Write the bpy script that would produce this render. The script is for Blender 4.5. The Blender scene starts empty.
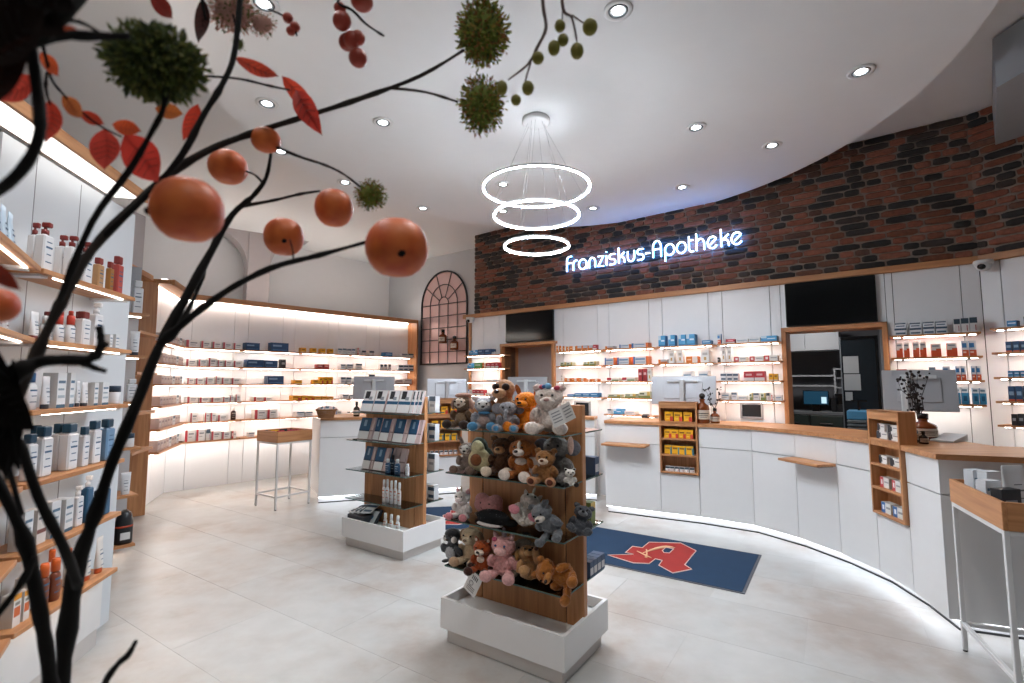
import bpy, bmesh, math, random
from mathutils import Vector, Matrix
from math import sin, cos, pi, atan, atan2, sqrt, radians
C = bpy.context.scene.collection
S = bpy.context.scene
RND = random.Random(11)

# ------------------------------------------------------------------ camera, world, exposure
F_PX, CAM_H, PITCH = 494.0, 1.5, atan(42.0 / 494.0)
cam_d = bpy.data.cameras.new('camera'); cam = bpy.data.objects.new('camera', cam_d); C.objects.link(cam)
cam.location = (0, 0, CAM_H); cam.rotation_euler = (pi / 2 + PITCH, 0, 0)
cam_d.sensor_width = 36; cam_d.lens = F_PX / 1024 * 36; cam_d.clip_start = 0.02
cam_d.dof.use_dof = True; cam_d.dof.focus_distance = 4.5; cam_d.dof.aperture_fstop = 5.6
S.camera = cam
w = bpy.data.worlds.new('world'); S.world = w; w.use_nodes = True
w.node_tree.nodes['Background'].inputs[0].default_value = (0.02, 0.03, 0.05, 1)
w.node_tree.nodes['Background'].inputs[1].default_value = 0.3
S.view_settings.view_transform = 'Standard'; S.view_settings.look = 'None'
S.view_settings.exposure = 0.75; S.view_settings.gamma = 1.0
try: S.view_settings.use_curve_mapping = False
except Exception: pass
S.cycles.max_bounces = 7; S.cycles.diffuse_bounces = 4; S.cycles.glossy_bounces = 3
S.cycles.transmission_bounces = 4; S.cycles.transparent_max_bounces = 10
S.cycles.caustics_reflective = False; S.cycles.caustics_refractive = False
S.cycles.sample_clamp_indirect = 4.0
RING_E, SHELF_E, UNIT_E, COVE_E, KICK_E, DOWN_W = 185.0, 15.0, 9.0, 14.0, 6.5, 15.0
UPFILL_E = 12.0

# ------------------------------------------------------------------ materials
def lin(h):
    h = h.lstrip('#'); o = []
    for i in (0, 2, 4):
        c = int(h[i:i + 2], 16) / 255
        o.append(c / 12.92 if c <= 0.04045 else ((c + 0.055) / 1.055) ** 2.4)
    return (o[0], o[1], o[2], 1)
_M = {}
def newmat(n):
    m = bpy.data.materials.new(n); m.use_nodes = True
    return m, m.node_tree, m.node_tree.nodes['Principled BSDF']
def mat(hx, rough=0.55, metal=0.0, var=0.04, spec=0.5):
    """plain surface with a little procedural unevenness of tone"""
    k = (hx, rough, metal, var, spec)
    if k in _M: return _M[k]
    m, t, b = newmat('paint_' + hx.strip('#')); N, L = t.nodes, t.links
    co = N.new('ShaderNodeTexCoord'); no = N.new('ShaderNodeTexNoise'); no.inputs['Scale'].default_value = 9
    hs = N.new('ShaderNodeHueSaturation'); hs.inputs['Color'].default_value = lin(hx)
    mr = N.new('ShaderNodeMapRange'); mr.inputs['To Min'].default_value = 1 - var; mr.inputs['To Max'].default_value = 1 + var
    L.new(co.outputs['Object'], no.inputs['Vector']); L.new(no.outputs['Fac'], mr.inputs['Value'])
    L.new(mr.outputs['Result'], hs.inputs['Value']); L.new(hs.outputs['Color'], b.inputs['Base Color'])
    b.inputs['Roughness'].default_value = rough; b.inputs['Metallic'].default_value = metal
    b.inputs['Specular IOR Level'].default_value = spec
    _M[k] = m; return m
def wood(axis='x', c0='#a87148', c1='#c68f60', rough=0.45):
    k = ('wood', axis, c0)
    if k in _M: return _M[k]
    m, t, b = newmat('oak_' + axis); N, L = t.nodes, t.links
    co = N.new('ShaderNodeTexCoord'); mp = N.new('ShaderNodeMapping')
    sc = {'x': (1.2, 22, 22), 'z': (22, 22, 1.2), 'y': (22, 1.2, 22)}[axis]; mp.inputs['Scale'].default_value = sc
    n1 = N.new('ShaderNodeTexNoise'); n1.inputs['Scale'].default_value = 1.6; n1.inputs['Detail'].default_value = 6
    n1.inputs['Distortion'].default_value = 0.6
    r = N.new('ShaderNodeValToRGB'); r.color_ramp.elements[0].position = 0.32; r.color_ramp.elements[1].position = 0.7
    r.color_ramp.elements[0].color = lin(c0); r.color_ramp.elements[1].color = lin(c1)
    L.new(co.outputs['Object'], mp.inputs['Vector']); L.new(mp.outputs['Vector'], n1.inputs['Vector'])
    L.new(n1.outputs['Fac'], r.inputs['Fac']); L.new(r.outputs['Color'], b.inputs['Base Color'])
    bp = N.new('ShaderNodeBump'); bp.inputs['Strength'].default_value = 0.08; L.new(n1.outputs['Fac'], bp.inputs['Height'])
    L.new(bp.outputs['Normal'], b.inputs['Normal']); b.inputs['Roughness'].default_value = rough
    _M[k] = m; return m
def emi(hx, st):
    k = ('emi', hx, st)
    if k in _M: return _M[k]
    m, t, b = newmat('lit_' + hx.strip('#')); b.inputs['Base Color'].default_value = (0.8, 0.8, 0.8, 1) if st > 1 else (0.01, 0.01, 0.012, 1)
    b.inputs['Emission Color'].default_value = lin(hx); b.inputs['Emission Strength'].default_value = st
    _M[k] = m; return m
def glass(hx='#f6fbfa', refl=0.14, name='shelf_glass'):
    k = ('glass', hx, refl)
    if k in _M: return _M[k]
    m, t, b = newmat(name); N, L = t.nodes, t.links
    tr = N.new('ShaderNodeBsdfTransparent'); tr.inputs[0].default_value = lin(hx)
    gl = N.new('ShaderNodeBsdfGlossy'); gl.inputs['Roughness'].default_value = 0.02
    fr = N.new('ShaderNodeFresnel'); fr.inputs['IOR'].default_value = 1.5
    mx = N.new('ShaderNodeMixShader'); ad = N.new('ShaderNodeMath'); ad.operation = 'MULTIPLY'; ad.inputs[1].default_value = 1.6
    L.new(fr.outputs[0], ad.inputs[0]); L.new(ad.outputs[0], mx.inputs[0]); L.new(tr.outputs[0], mx.inputs[1]); L.new(gl.outputs[0], mx.inputs[2])
    L.new(mx.outputs[0], N['Material Output'].inputs['Surface'])
    _M[k] = m; return m
def fur(hx, var=0.16):
    k = ('fur', hx)
    if k in _M: return _M[k]
    m, t, b = newmat('plush_' + hx.strip('#')); N, L = t.nodes, t.links
    co = N.new('ShaderNodeTexCoord'); no = N.new('ShaderNodeTexNoise'); no.inputs['Scale'].default_value = 90; no.inputs['Detail'].default_value = 3
    hs = N.new('ShaderNodeHueSaturation'); hs.inputs['Color'].default_value = lin(hx)
    mr = N.new('ShaderNodeMapRange'); mr.inputs['From Min'].default_value = 0.3; mr.inputs['From Max'].default_value = 0.7
    mr.inputs['To Min'].default_value = 1 - var; mr.inputs['To Max'].default_value = 1 + var
    L.new(co.outputs['Object'], no.inputs['Vector']); L.new(no.outputs['Fac'], mr.inputs['Value']); L.new(mr.outputs['Result'], hs.inputs['Value'])
    L.new(hs.outputs['Color'], b.inputs['Base Color']); b.inputs['Roughness'].default_value = 0.95
    b.inputs['Sheen Weight'].default_value = 0.3; b.inputs['Specular IOR Level'].default_value = 0.1
    bp = N.new('ShaderNodeBump'); bp.inputs['Strength'].default_value = 0.5; bp.inputs['Distance'].default_value = 0.01
    L.new(no.outputs['Fac'], bp.inputs['Height']); L.new(bp.outputs['Normal'], b.inputs['Normal'])
    _M[k] = m; return m
def brick_mat(src):
    k = ('brick', src)
    if k in _M: return _M[k]
    m, t, b = newmat('clinker_' + src); N, L = t.nodes, t.links
    if src == 'obj': o = N.new('ShaderNodeObjectInfo'); rv = o.outputs['Random']
    else: o = N.new('ShaderNodeNewGeometry'); rv = o.outputs['Random Per Island']
    r = N.new('ShaderNodeValToRGB'); r.color_ramp.interpolation = 'CONSTANT'
    cols = ['#26211f', '#75452f', '#332c29', '#854c37', '#6a4433', '#262422', '#925a46', '#573a2e', '#7a4733', '#3d322d', '#2b2624', '#8a5541']
    e = r.color_ramp.elements
    while len(e) < len(cols): e.new(0.5)
    for i, h in enumerate(cols): e[i].position = i / len(cols); e[i].color = lin(h)
    co = N.new('ShaderNodeNewGeometry'); no = N.new('ShaderNodeTexNoise'); no.inputs['Scale'].default_value = 30; no.inputs['Detail'].default_value = 5
    mx = N.new('ShaderNodeMix'); mx.data_type = 'RGBA'; mx.blend_type = 'MULTIPLY'; mx.inputs[0].default_value = 0.8
    mr = N.new('ShaderNodeMapRange'); mr.inputs['From Min'].default_value = 0.3; mr.inputs['From Max'].default_value = 0.7; mr.inputs['To Min'].default_value = 0.55; mr.inputs['To Max'].default_value = 1.15
    L.new(rv, r.inputs['Fac']); L.new(co.outputs['Position'], no.inputs['Vector']); L.new(no.outputs['Fac'], mr.inputs['Value'])
    L.new(r.outputs['Color'], mx.inputs[6]); L.new(mr.outputs['Result'], mx.inputs[7]); L.new(mx.outputs[2], b.inputs['Base Color'])
    bp = N.new('ShaderNodeBump'); bp.inputs['Strength'].default_value = 0.5; bp.inputs['Distance'].default_value = 0.01
    L.new(no.outputs['Fac'], bp.inputs['Height']); L.new(bp.outputs['Normal'], b.inputs['Normal']); b.inputs['Roughness'].default_value = 0.85
    _M[k] = m; return m
def floor_mat():
    m, t, b = newmat('stone_look_tile'); N, L = t.nodes, t.links
    g = N.new('ShaderNodeNewGeometry'); oi = N.new('ShaderNodeObjectInfo')
    n1 = N.new('ShaderNodeTexNoise'); n1.inputs['Scale'].default_value = 1.1; n1.inputs['Detail'].default_value = 7; n1.inputs['Roughness'].default_value = 0.62
    n2 = N.new('ShaderNodeTexNoise'); n2.inputs['Scale'].default_value = 6.5; n2.inputs['Detail'].default_value = 8
    L.new(g.outputs['Position'], n1.inputs['Vector']); L.new(g.outputs['Position'], n2.inputs['Vector'])
    r = N.new('ShaderNodeValToRGB'); e = r.color_ramp.elements
    e[0].position = 0.36; e[0].color = lin('#a1978f'); e[1].position = 0.58; e[1].color = lin('#b2b4b3')
    x = e.new(0.47); x.color = lin('#adaba8')
    mr = N.new('ShaderNodeMapRange'); mr.inputs['To Min'].default_value = 0.84; mr.inputs['To Max'].default_value = 1.12
    m2 = N.new('ShaderNodeMapRange'); m2.inputs['To Min'].default_value = 0.95; m2.inputs['To Max'].default_value = 1.04
    mu = N.new('ShaderNodeMath'); mu.operation = 'MULTIPLY'
    hs = N.new('ShaderNodeHueSaturation')
    L.new(n1.outputs['Fac'], r.inputs['Fac']); L.new(n2.outputs['Fac'], mr.inputs['Value']); L.new(oi.outputs['Random'], m2.inputs['Value'])
    L.new(mr.outputs['Result'], mu.inputs[0]); L.new(m2.outputs['Result'], mu.inputs[1]); L.new(mu.outputs[0], hs.inputs['Value'])
    L.new(r.outputs['Color'], hs.inputs['Color']); L.new(hs.outputs['Color'], b.inputs['Base Color'])
    b.inputs['Roughness'].default_value = 0.38
    return m
WHITE = mat('#dfe0e0', 0.38); WALLW = mat('#dededf', 0.75, var=0.02); LAM = mat('#e9eaec', 0.42, var=0.02); LACQ = mat('#e2e3e4', 0.4, var=0.02)
CEIL = mat('#e6e8e9', 0.85, var=0.015); GREYW = mat('#aaa6a8', 0.8); BLACK = mat('#0b0c0e', 0.22); DARK = mat('#191a1d', 0.5)
GREY = mat('#8f9196', 0.5); MGREY = mat('#55585c', 0.5); CHROME = mat('#c8c9cb', 0.25, 0.9); STEELW = mat('#d4d5d6', 0.4)
OAK, OAKV, OAKY = wood('x'), wood('z'), wood('y')
GLASS = glass(); GEDGE = mat('#5f7f78', 0.2); LEDM = None
MORT = mat('#8f8076', 0.9, var=0.15)

# ------------------------------------------------------------------ mesh helpers
class MB:
    def __init__(s): s.v = []; s.f = []; s.m = []; s.sm = []
    def add(s, vs, fs, mi=0, smooth=False):
        o = len(s.v); s.v += [tuple(x) for x in vs]
        for f in fs: s.f.append([i + o for i in f]); s.m.append(mi); s.sm.append(smooth)
        return s
    def box(s, x0, y0, z0, x1, y1, z1, mi=0, c=0.0):
        if x0 > x1: x0, x1 = x1, x0
        if y0 > y1: y0, y1 = y1, y0
        if z0 > z1: z0, z1 = z1, z0
        if c <= 0:
            vs = [(x, y, z) for z in (z0, z1) for y in (y0, y1) for x in (x0, x1)]
            return s.add(vs, [(0, 2, 3, 1), (4, 5, 7, 6), (0, 1, 5, 4), (2, 6, 7, 3), (0, 4, 6, 2), (1, 3, 7, 5)], mi)
        c = min(c, (x1 - x0) / 3, (y1 - y0) / 3, (z1 - z0) / 3); lo, hi = (x0, y0, z0), (x1, y1, z1); vs = []; idx = {}
        for sx in (0, 1):
            for sy in (0, 1):
                for sz in (0, 1):
                    sg = (sx, sy, sz)
                    for a in range(3):
                        p = [hi[i] - (0 if i == a else c) if sg[i] else lo[i] + (0 if i == a else c) for i in range(3)]
                        idx[sg, a] = len(vs); vs.append(p)
        fs = []
        for a in range(3):
            b, d = (a + 1) % 3, (a + 2) % 3
            for sa in (0, 1):
                q = []
                for sb, sd in ((0, 0), (1, 0), (1, 1), (0, 1)):
                    g = [0, 0, 0]; g[a], g[b], g[d] = sa, sb, sd; q.append(idx[tuple(g), a])
                fs.append(q)
            for sb in (0, 1):
                for sd in (0, 1):
                    g0 = [0, 0, 0]; g0[b], g0[d] = sb, sd; g1 = list(g0); g1[a] = 1
                    fs.append([idx[tuple(g0), b], idx[tuple(g1), b], idx[tuple(g1), d], idx[tuple(g0), d]])
        for sg in [(i, j, k) for i in (0, 1) for j in (0, 1) for k in (0, 1)]: fs.append([idx[sg, a] for a in range(3)])
        ctr = Vector([(lo[i] + hi[i]) / 2 for i in range(3)]); out = []
        for f in fs:
            p = [Vector(vs[i]) for i in f]; n = (p[1] - p[0]).cross(p[2] - p[0]); m_ = sum(p, Vector()) / len(p) - ctr
            out.append(f if n.dot(m_) > 0 else f[::-1])
        return s.add(vs, out, mi)
    def tube(s, pts, rad, n=8, mi=0, closed=False, cap=True, smooth=True):
        P = [Vector(p) for p in pts]; k = len(P)
        if not isinstance(rad, (list, tuple)): rad = [rad] * k
        vs = []; up = None
        for i in range(k):
            a = P[(i - 1) % k] if (closed or i > 0) else P[i]; b = P[(i + 1) % k] if (closed or i < k - 1) else P[i]
            t = (b - a).normalized() if (b - a).length > 1e-9 else Vector((0, 0, 1))
            if up is None: up = Vector((0, 0, 1)) if abs(t.z) < 0.9 else Vector((1, 0, 0))
            x = t.cross(up); x = x.normalized() if x.length > 1e-6 else t.orthogonal().normalized(); y = x.cross(t).normalized(); up = y
            for j in range(n):
                an = 2 * pi * j / n; vs.append(P[i] + (x * cos(an) + y * sin(an)) * rad[i])
        fs = []
        for i in range(k if closed else k - 1):
            for j in range(n):
                a = i * n + j; b = i * n + (j + 1) % n; c = ((i + 1) % k) * n + (j + 1) % n; d = ((i + 1) % k) * n + j; fs.append((a, b, c, d))
        s.add(vs, fs, mi, smooth)
        if cap and not closed:
            o = len(s.v) - len(vs); s.f.append([o + j for j in range(n)][::-1]); s.m.append(mi); s.sm.append(False)
            s.f.append([o + (k - 1) * n + j for j in range(n)]); s.m.append(mi); s.sm.append(False)
        return s
    def cyl(s, p0, p1, r0, r1=None, n=12, mi=0, smooth=True): return s.tube([p0, p1], [r0, r0 if r1 is None else r1], n, mi, smooth=smooth)
    def lathe(s, prof, n=14, mi=0, c=(0, 0, 0), sx=1.0, sy=1.0):
        vs = [(c[0] + r * cos(2 * pi * j / n) * sx, c[1] + r * sin(2 * pi * j / n) * sy, c[2] + z) for r, z in prof for j in range(n)]
        fs = [(i * n + j, i * n + (j + 1) % n, (i + 1) * n + (j + 1) % n, (i + 1) * n + j) for i in range(len(prof) - 1) for j in range(n)]
        s.add(vs, fs, mi, True); o = len(s.v) - len(vs)
        s.f.append([o + j for j in range(n)][::-1]); s.m.append(mi); s.sm.append(False)
        s.f.append([o + (len(prof) - 1) * n + j for j in range(n)]); s.m.append(mi); s.sm.append(False)
        return s
    def ell(s, c, r, rot=None, nu=12, nv=8, mi=0):
        rot = rot or Matrix.Identity(3); c = Vector(c); r = (r, r, r) if isinstance(r, (int, float)) else r; vs = []
        for i in range(nv + 1):
            th = pi * i / nv
            for j in range(nu):
                ph = 2 * pi * j / nu; vs.append(c + rot @ Vector((r[0] * sin(th) * cos(ph), r[1] * sin(th) * sin(ph), r[2] * cos(th))))
        fs = [((i + 1) * nu + j, (i + 1) * nu + (j + 1) % nu, i * nu + (j + 1) % nu, i * nu + j) for i in range(nv) for j in range(nu)]
        return s.add(vs, fs, mi, True)
    def prism(s, poly, z0, z1, mi=0):
        n = len(poly); ar = sum(poly[i][0] * poly[(i + 1) % n][1] - poly[(i + 1) % n][0] * poly[i][1] for i in range(n))
        if ar < 0: poly = poly[::-1]
        vs = [(x, y, z0) for x, y in poly] + [(x, y, z1) for x, y in poly]
        return s.add(vs, [tuple(range(n))[::-1], tuple(range(n, 2 * n))] + [(i, (i + 1) % n, n + (i + 1) % n, n + i) for i in range(n)], mi)
    def mesh(s, name, mats):
        me = bpy.data.meshes.new(name); me.from_pydata(s.v, [], s.f); me.update()
        for m in (mats if isinstance(mats, (list, tuple)) else [mats]): me.materials.append(m)
        me.polygons.foreach_set('material_index', s.m); me.polygons.foreach_set('use_smooth', s.sm); return me
    def build(s, name, mats, parent=None, M=None):
        return put(name, s.mesh(name, mats), parent, M)
def put(name, me, parent=None, M=None):
    o = bpy.data.objects.new(name, me); C.objects.link(o)
    if name in ('print', 'drop_print', 'chalice_mark'): o['kind'] = 'stuff'
    if parent: o.parent = parent
    if M is not None: o.matrix_local = M
    return o
def tag(o, label, cat, group=None, kind=None):
    if label: o['label'] = label
    if cat: o['category'] = cat
    if group: o['group'] = group
    if kind: o['kind'] = kind
    return o
def thing(name, label, cat, loc=(0, 0, 0), rz=0.0, group=None, M=None):
    o = bpy.data.objects.new(name, None); C.objects.link(o)
    if M is not None: o.matrix_world = M
    else: o.location = loc; o.rotation_euler = (0, 0, rz)
    o.empty_display_size = 0.05
    return tag(o, label, cat, group)
def struct(name, mb, mats, parent=None, M=None):
    o = mb.build(name, mats, parent, M)
    if parent is None: o['kind'] = 'structure'
    return o
def copy_tree(o, parent=None):
    c = o.copy(); C.objects.link(c)
    if parent: c.parent = parent
    for ch in list(o.children): copy_tree(ch, c)
    return c
def TR(x, y, z=0.0, rz=0.0): return Matrix.Translation((x, y, z)) @ Matrix.Rotation(rz, 4, 'Z')
ORD = ['', 'first', 'second', 'third', 'fourth', 'fifth', 'sixth', 'seventh', 'eighth', 'ninth', 'tenth', 'eleventh', 'twelfth', 'thirteenth', 'fourteenth', 'fifteenth', 'sixteenth',
       'seventeenth', 'eighteenth', 'nineteenth', 'twentieth', 'twenty-first', 'twenty-second', 'twenty-third', 'twenty-fourth', 'twenty-fifth', 'twenty-sixth', 'twenty-seventh', 'twenty-eighth', 'twenty-ninth', 'thirtieth']
# a photograph's pixel turned into a line of sight, met with a real wall, shelf front or floor to read off where things stand
def ray(x, y):
    u = (x - 512) / F_PX; v = -(y - 341.5) / F_PX
    return Vector((u, cos(PITCH) - v * sin(PITCH), sin(PITCH) + v * cos(PITCH)))
def on_z(x, y, z): r = ray(x, y); return Vector((0, 0, CAM_H)) + r * ((z - CAM_H) / r.z)
def far(x, y, d): return Vector((0, 0, CAM_H)) + ray(x, y) * d
class Wall:
    """a straight wall run: local x along it, local -y into the room"""
    def __init__(s, p0, d): s.p0 = Vector(p0); s.d = Vector(d).normalized(); s.n = Vector((-s.d.y, s.d.x)); s.rz = atan2(s.d.y, s.d.x)
    def pt(s, x, y=0.0, z=0.0): p = s.p0 + s.d * x + s.n * y; return Vector((p.x, p.y, z))
    def M(s, x=0.0, y=0.0, z=0.0): p = s.pt(x, y, z); return TR(p.x, p.y, z, s.rz)
    def hit(s, px, py, y=0.0):
        q = s.p0 + s.n * y; r = ray(px, py); n3 = Vector((s.n.x, s.n.y)); t = n3.dot(q) / (n3.x * r.x + n3.y * r.y)
        p = Vector((0, 0, CAM_H)) + r * t; return (Vector((p.x, p.y)) - q).dot(s.d), p.z
WB = Wall((0.598, 7.311), (3.688, -2.854))      # brick and counter wall
WC = Wall((4.286, 4.457), (0.469, -0.883))      # its last bend
WL = Wall((-4.80, 6.95), (0.673, 0.74))         # long white shelf wall
W0 = Wall((-4.35, 5.80), (-0.45, 1.15))         # short facet beside the wood post
U2 = Wall((-2.118, 2.20), (-0.218, 0.976))       # cosmetics unit, second
U1 = Wall((-1.43, 1.19), (-0.566, 0.825))      # cosmetics unit, first
U3 = Wall((-3.60, 4.057), (0.617, 0.787))       # end bay
AW = Wall((-0.70, 9.05), (0.79, -0.61))         # wall with the arched window
AX = radians(-33.2); UX = Vector((cos(AX), sin(AX))); VX = Vector((-sin(AX), cos(AX)))

# ------------------------------------------------------------------ shell
fl = MB(); fl.box(-7, -2.2, -0.06, 7.2, 11.5, -0.0012); floor = struct('floor', fl, mat('#b5b3b0', 0.5))
FT = floor_mat(); tl = MB(); tl.box(-0.5993, -0.2993, -0.012, 0.5993, 0.2993, 0.0, c=0.0003); tme = tl.mesh('floor_tile', FT)
for i in range(-12, 14):
    for j in range(-4, 24):
        c = Vector((0.4, 3.2)) + UX * (i * 1.2 + (0.6 if j % 2 else 0)) + VX * ((j - 8) * 0.6)
        if c.y < -1 or c.y > 9.6 or abs(c.x) > c.y * 1.05 + 1.6 or c.x > 5.2 or c.x < -5.6: continue
        put('floor_tile', tme, floor, TR(c.x, c.y, 0.0, AX))
ce = MB(); ce.box(-7, -2.2, 4.02, 7.2, 11.5, 4.12); struct('ceiling', ce, CEIL)
cd = MB(); cd.prism([(0.4 + 2.72 * cos(2 * pi * i / 96), 4.0 + 2.84 * sin(2 * pi * i / 96)) for i in range(96)], 3.70, 4.02); struct('ceiling_disc', cd, CEIL)
def wallbox(name, p, q, z0, z1, th, m, parent=None):
    W_ = Wall(p, (q[0] - p[0], q[1] - p[1])); ln = (Vector(q) - Vector(p)).length
    b = MB(); b.box(0, 0, z0, ln, th, z1); return struct(name, b, m, parent, W_.M())
wallbox('wall_front', (5.8, -1.6), (-5.7, -1.6), 0, 4.02, 0.15, mat('#8d9094', 0.8))
wallbox('wall_left', (-5.55, -1.6), (-5.55, 7.3), 0, 4.02, 0.15, GREYW)
wallbox('wall_left_corner', (-5.55, 7.3), (-2.66, 10.56), 0, 4.02, 0.15, WALLW)
wallbox('wall_arch', AW.pt(-2.55)[:2], AW.pt(1.2)[:2], 0, 4.02, 0.15, mat('#c2c3c5', 0.8, var=0.02))
wallbox('wall_right', WC.pt(2.6)[:2], (5.7, -1.6), 0, 4.02, 0.15, GREYW)
# square pillar with an arched springing in the far corner
pm = mat('#b4adad', 0.8)
pl = MB(); pl.box(-0.17, -0.17, 0, 0.17, 0.17, 4.02, c=0.01); pp = far(256, 290, 8.35)
pil = struct('column', pl, pm, None, TR(pp.x, pp.y, 0, radians(38)))
for sgn in (-1, 1):
    fl_ = MB(); n = 10; prof = [(0.17, 3.42)] + [(0.17 + 0.62 * (1 - cos(a * pi / 2 / n)), 3.42 + 0.6 * sin(a * pi / 2 / n)) for a in range(1, n + 1)] + [(0.17, 4.02)]
    vs = [(sgn * x, -0.15, z) for x, z in prof] + [(sgn * x, 0.15, z) for x, z in prof]; k = len(prof)
    fl_.add(vs, [tuple(range(k)), tuple(range(k, 2 * k))[::-1]] + [(i, (i + 1) % k, k + (i + 1) % k, k + i) for i in range(k)])
    fl_.build('springer', pm, pil)
bl = MB(); bl.prism([(4.33, 4.26), (3.5, 3.4), (3.6, 1.0), (5.6, 1.0), (5.4, 2.2)], 3.63, 4.0); struct('beam', bl, mat('#9a9ea2', 0.8))

# ---- brick wall and white panel wall below it
S0, S1 = -1.62, WB.d.dot(Vector((4.286, 4.457)) - WB.p0)
wb = MB(); wb.box(-1.55, 0.0, 2.66, S1 + 0.01, 0.5, 4.02); wall_back = struct('wall_back', wb, MORT, None, WB.M())
wc = MB(); wc.box(0, 0.0, 2.66, 2.6, 0.3, 4.02); wc.build('mortar_bed', MORT, wall_back, WB.M().inverted() @ WC.M())
bm8 = []
for k in range(6):
    b = MB(); b.box(-0.5, -0.5, -0.5, 0.5, 0.5, 0.5)
    bme = bmesh.new(); me = b.mesh('brick', brick_mat('obj')); bme.from_mesh(me)
    for v in bme.verts: v.co += Vector((RND.uniform(-.02, .02), 0, RND.uniform(-.07, .07)))
    bmesh.ops.bevel(bme, geom=list(bme.edges), offset=0.17, segments=1, affect='EDGES'); bme.to_mesh(me); bme.free()
    bm8.append(me)
bricks = []
ROWS = 19; RH = 1.36 / ROWS
for W_, a, b_ in ((WB, -1.545, S1 + 0.004), (WC, 0.0, 0.98)):
    for r in range(ROWS):
        x = a - RND.uniform(0, 0.12)
        while x < b_ - 0.03:
            ln = RND.choice([0.115, 0.125, 0.235, 0.24, 0.12, 0.245]); x0 = max(x, a); x1 = min(x + ln, b_)
            if x1 - x0 > 0.03:
                p = W_.pt((x0 + x1) / 2, -0.008, 2.66 + (r + 0.5) * RH)
                bricks.append((p.length, W_, (x0 + x1) / 2, p.z, x1 - x0))
            x += ln + 0.015
bricks.sort(key=lambda t: t[0]); inv = WB.M().inverted()
for d_, W_, s_, z_, ln in bricks[:300]:
    put('brick', RND.choice(bm8), wall_back, inv @ W_.M(s_, -0.006, z_) @ Matrix.Diagonal((ln, 0.03, RH - 0.015, 1)))
bf = MB()
for d_, W_, s_, z_, ln in bricks[300:]:
    h = (RH - 0.012) / 2; M_ = inv @ W_.M(s_, -0.006, z_); me = RND.choice(bm8); o = len(bf.v)
    for v in me.vertices: bf.v.append(tuple(M_ @ Vector((v.co.x * ln, v.co.y * 0.03, v.co.z * h * 2))))
    for p in me.polygons: bf.f.append([i + o for i in p.vertices]); bf.m.append(0); bf.sm.append(False)
bo = bf.build('brickwork', brick_mat('island'), wall_back); bo['kind'] = 'stuff'
# white laminated wall: panels between the door openings
D1 = (WB.hit(504, 347)[0], WB.hit(554, 343)[0]); D2 = (WB.hit(781.5, 328)[0], WB.hit(887, 322)[0])
lw = MB(); lw.box(S0, 0.02, 0, D1[0], 0.3, 2.6); lw.box(D1[0], 0.02, 2.1, D1[1], 0.3, 2.6); lw.box(D1[1], 0.02, 0, D2[0], 0.3, 2.6)
lw.box(D2[0], 0.02, 2.1, D2[1], 0.3, 2.6); lw.box(D2[1], 0.02, 0, S1, 0.3, 2.6); lw.box(-1.62, 0.02, 2.6, S1, 0.3, 2.66)
low = struct('wall_counter', lw, mat('#4a4a4a', 0.7), None, WB.M())
def panel_run(parent, W_, cuts, z0, z1, y0=0.0, y1=0.018, name='panel', m=None, M0=None):
    for a, b in zip(cuts, cuts[1:]):
        p = MB(); p.box(a + 0.0025, y0, z0, b - 0.0025, y1, z1, c=0.002); p.build(name, m or LAM, parent, M0)
J = [WB.hit(x, 300)[0] for x in (563, 597, 608.5, 648.4, 661.7, 707.8, 721.9, 769.7)]; J2 = [WB.hit(x, 290)[0] for x in (892.5, 961, 985)]
panel_run(low, WB, [S0, -1.35, WB.hit(499, 330)[0], D1[0]], 0, 2.6)
panel_run(low, WB, [D1[0], D1[1]], 2.1, 2.6)
panel_run(low, WB, [D1[1]] + J + [D2[0]], 0, 2.6)
panel_run(low, WB, [D2[0], D2[1]], 2.1, 2.6)
panel_run(low, WB, [D2[1]] + J2[:2] + [S1], 0, 2.6)
lc = MB(); lc.box(-0.08, 0.02, 0, 2.6, 0.3, 2.66); lowc = struct('wall_counter_bend', lc, mat('#4a4a4a', 0.7), None, WC.M()); panel_run(lowc, WC, [0.0, 0.14, 0.75, 1.4, 2.5], 0, 2.6)
tr = MB(); tr.box(-1.8, -0.035, 2.6, S1, 0.03, 2.665, c=0.004); trim1 = struct('trim_1', tr, OAK, None, WB.M())
t2 = MB(); t2.box(-0.01, -0.035, 2.6, 2.5, 0.03, 2.665, c=0.004); struct('trim_2', t2, OAK, None, WC.M())
po = MB(); po.box(-1.66, -0.03, 0, -1.62, 0.3, 2.6, c=0.003); struct('trim_3', po, OAKV, None, WB.M())
# doorway 1: oak lined niche with a grey door leaf
d1 = thing('door_1', None, None, M=WB.M(D1[0], 0, 0)); d1['kind'] = 'structure'; wd = D1[1] - D1[0]
q = MB(); q.box(-0.03, -0.06, 0, 0.0, 0.42, 2.12); q.build('jamb', OAKV, d1)
q = MB(); q.box(wd - 0.01, -0.06, 0, wd + 0.03, 0.42, 2.12); q.build('jamb', OAKV, d1)
q = MB(); q.box(-0.03, -0.07, 2.085, wd + 0.06, 0.42, 2.125); q.build('lintel', OAK, d1)
q = MB(); q.box(0.0, 0.38, 0, wd, 0.42, 2.085); q.build('door_leaf', mat('#a79f9f', 0.7), d1)
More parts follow.
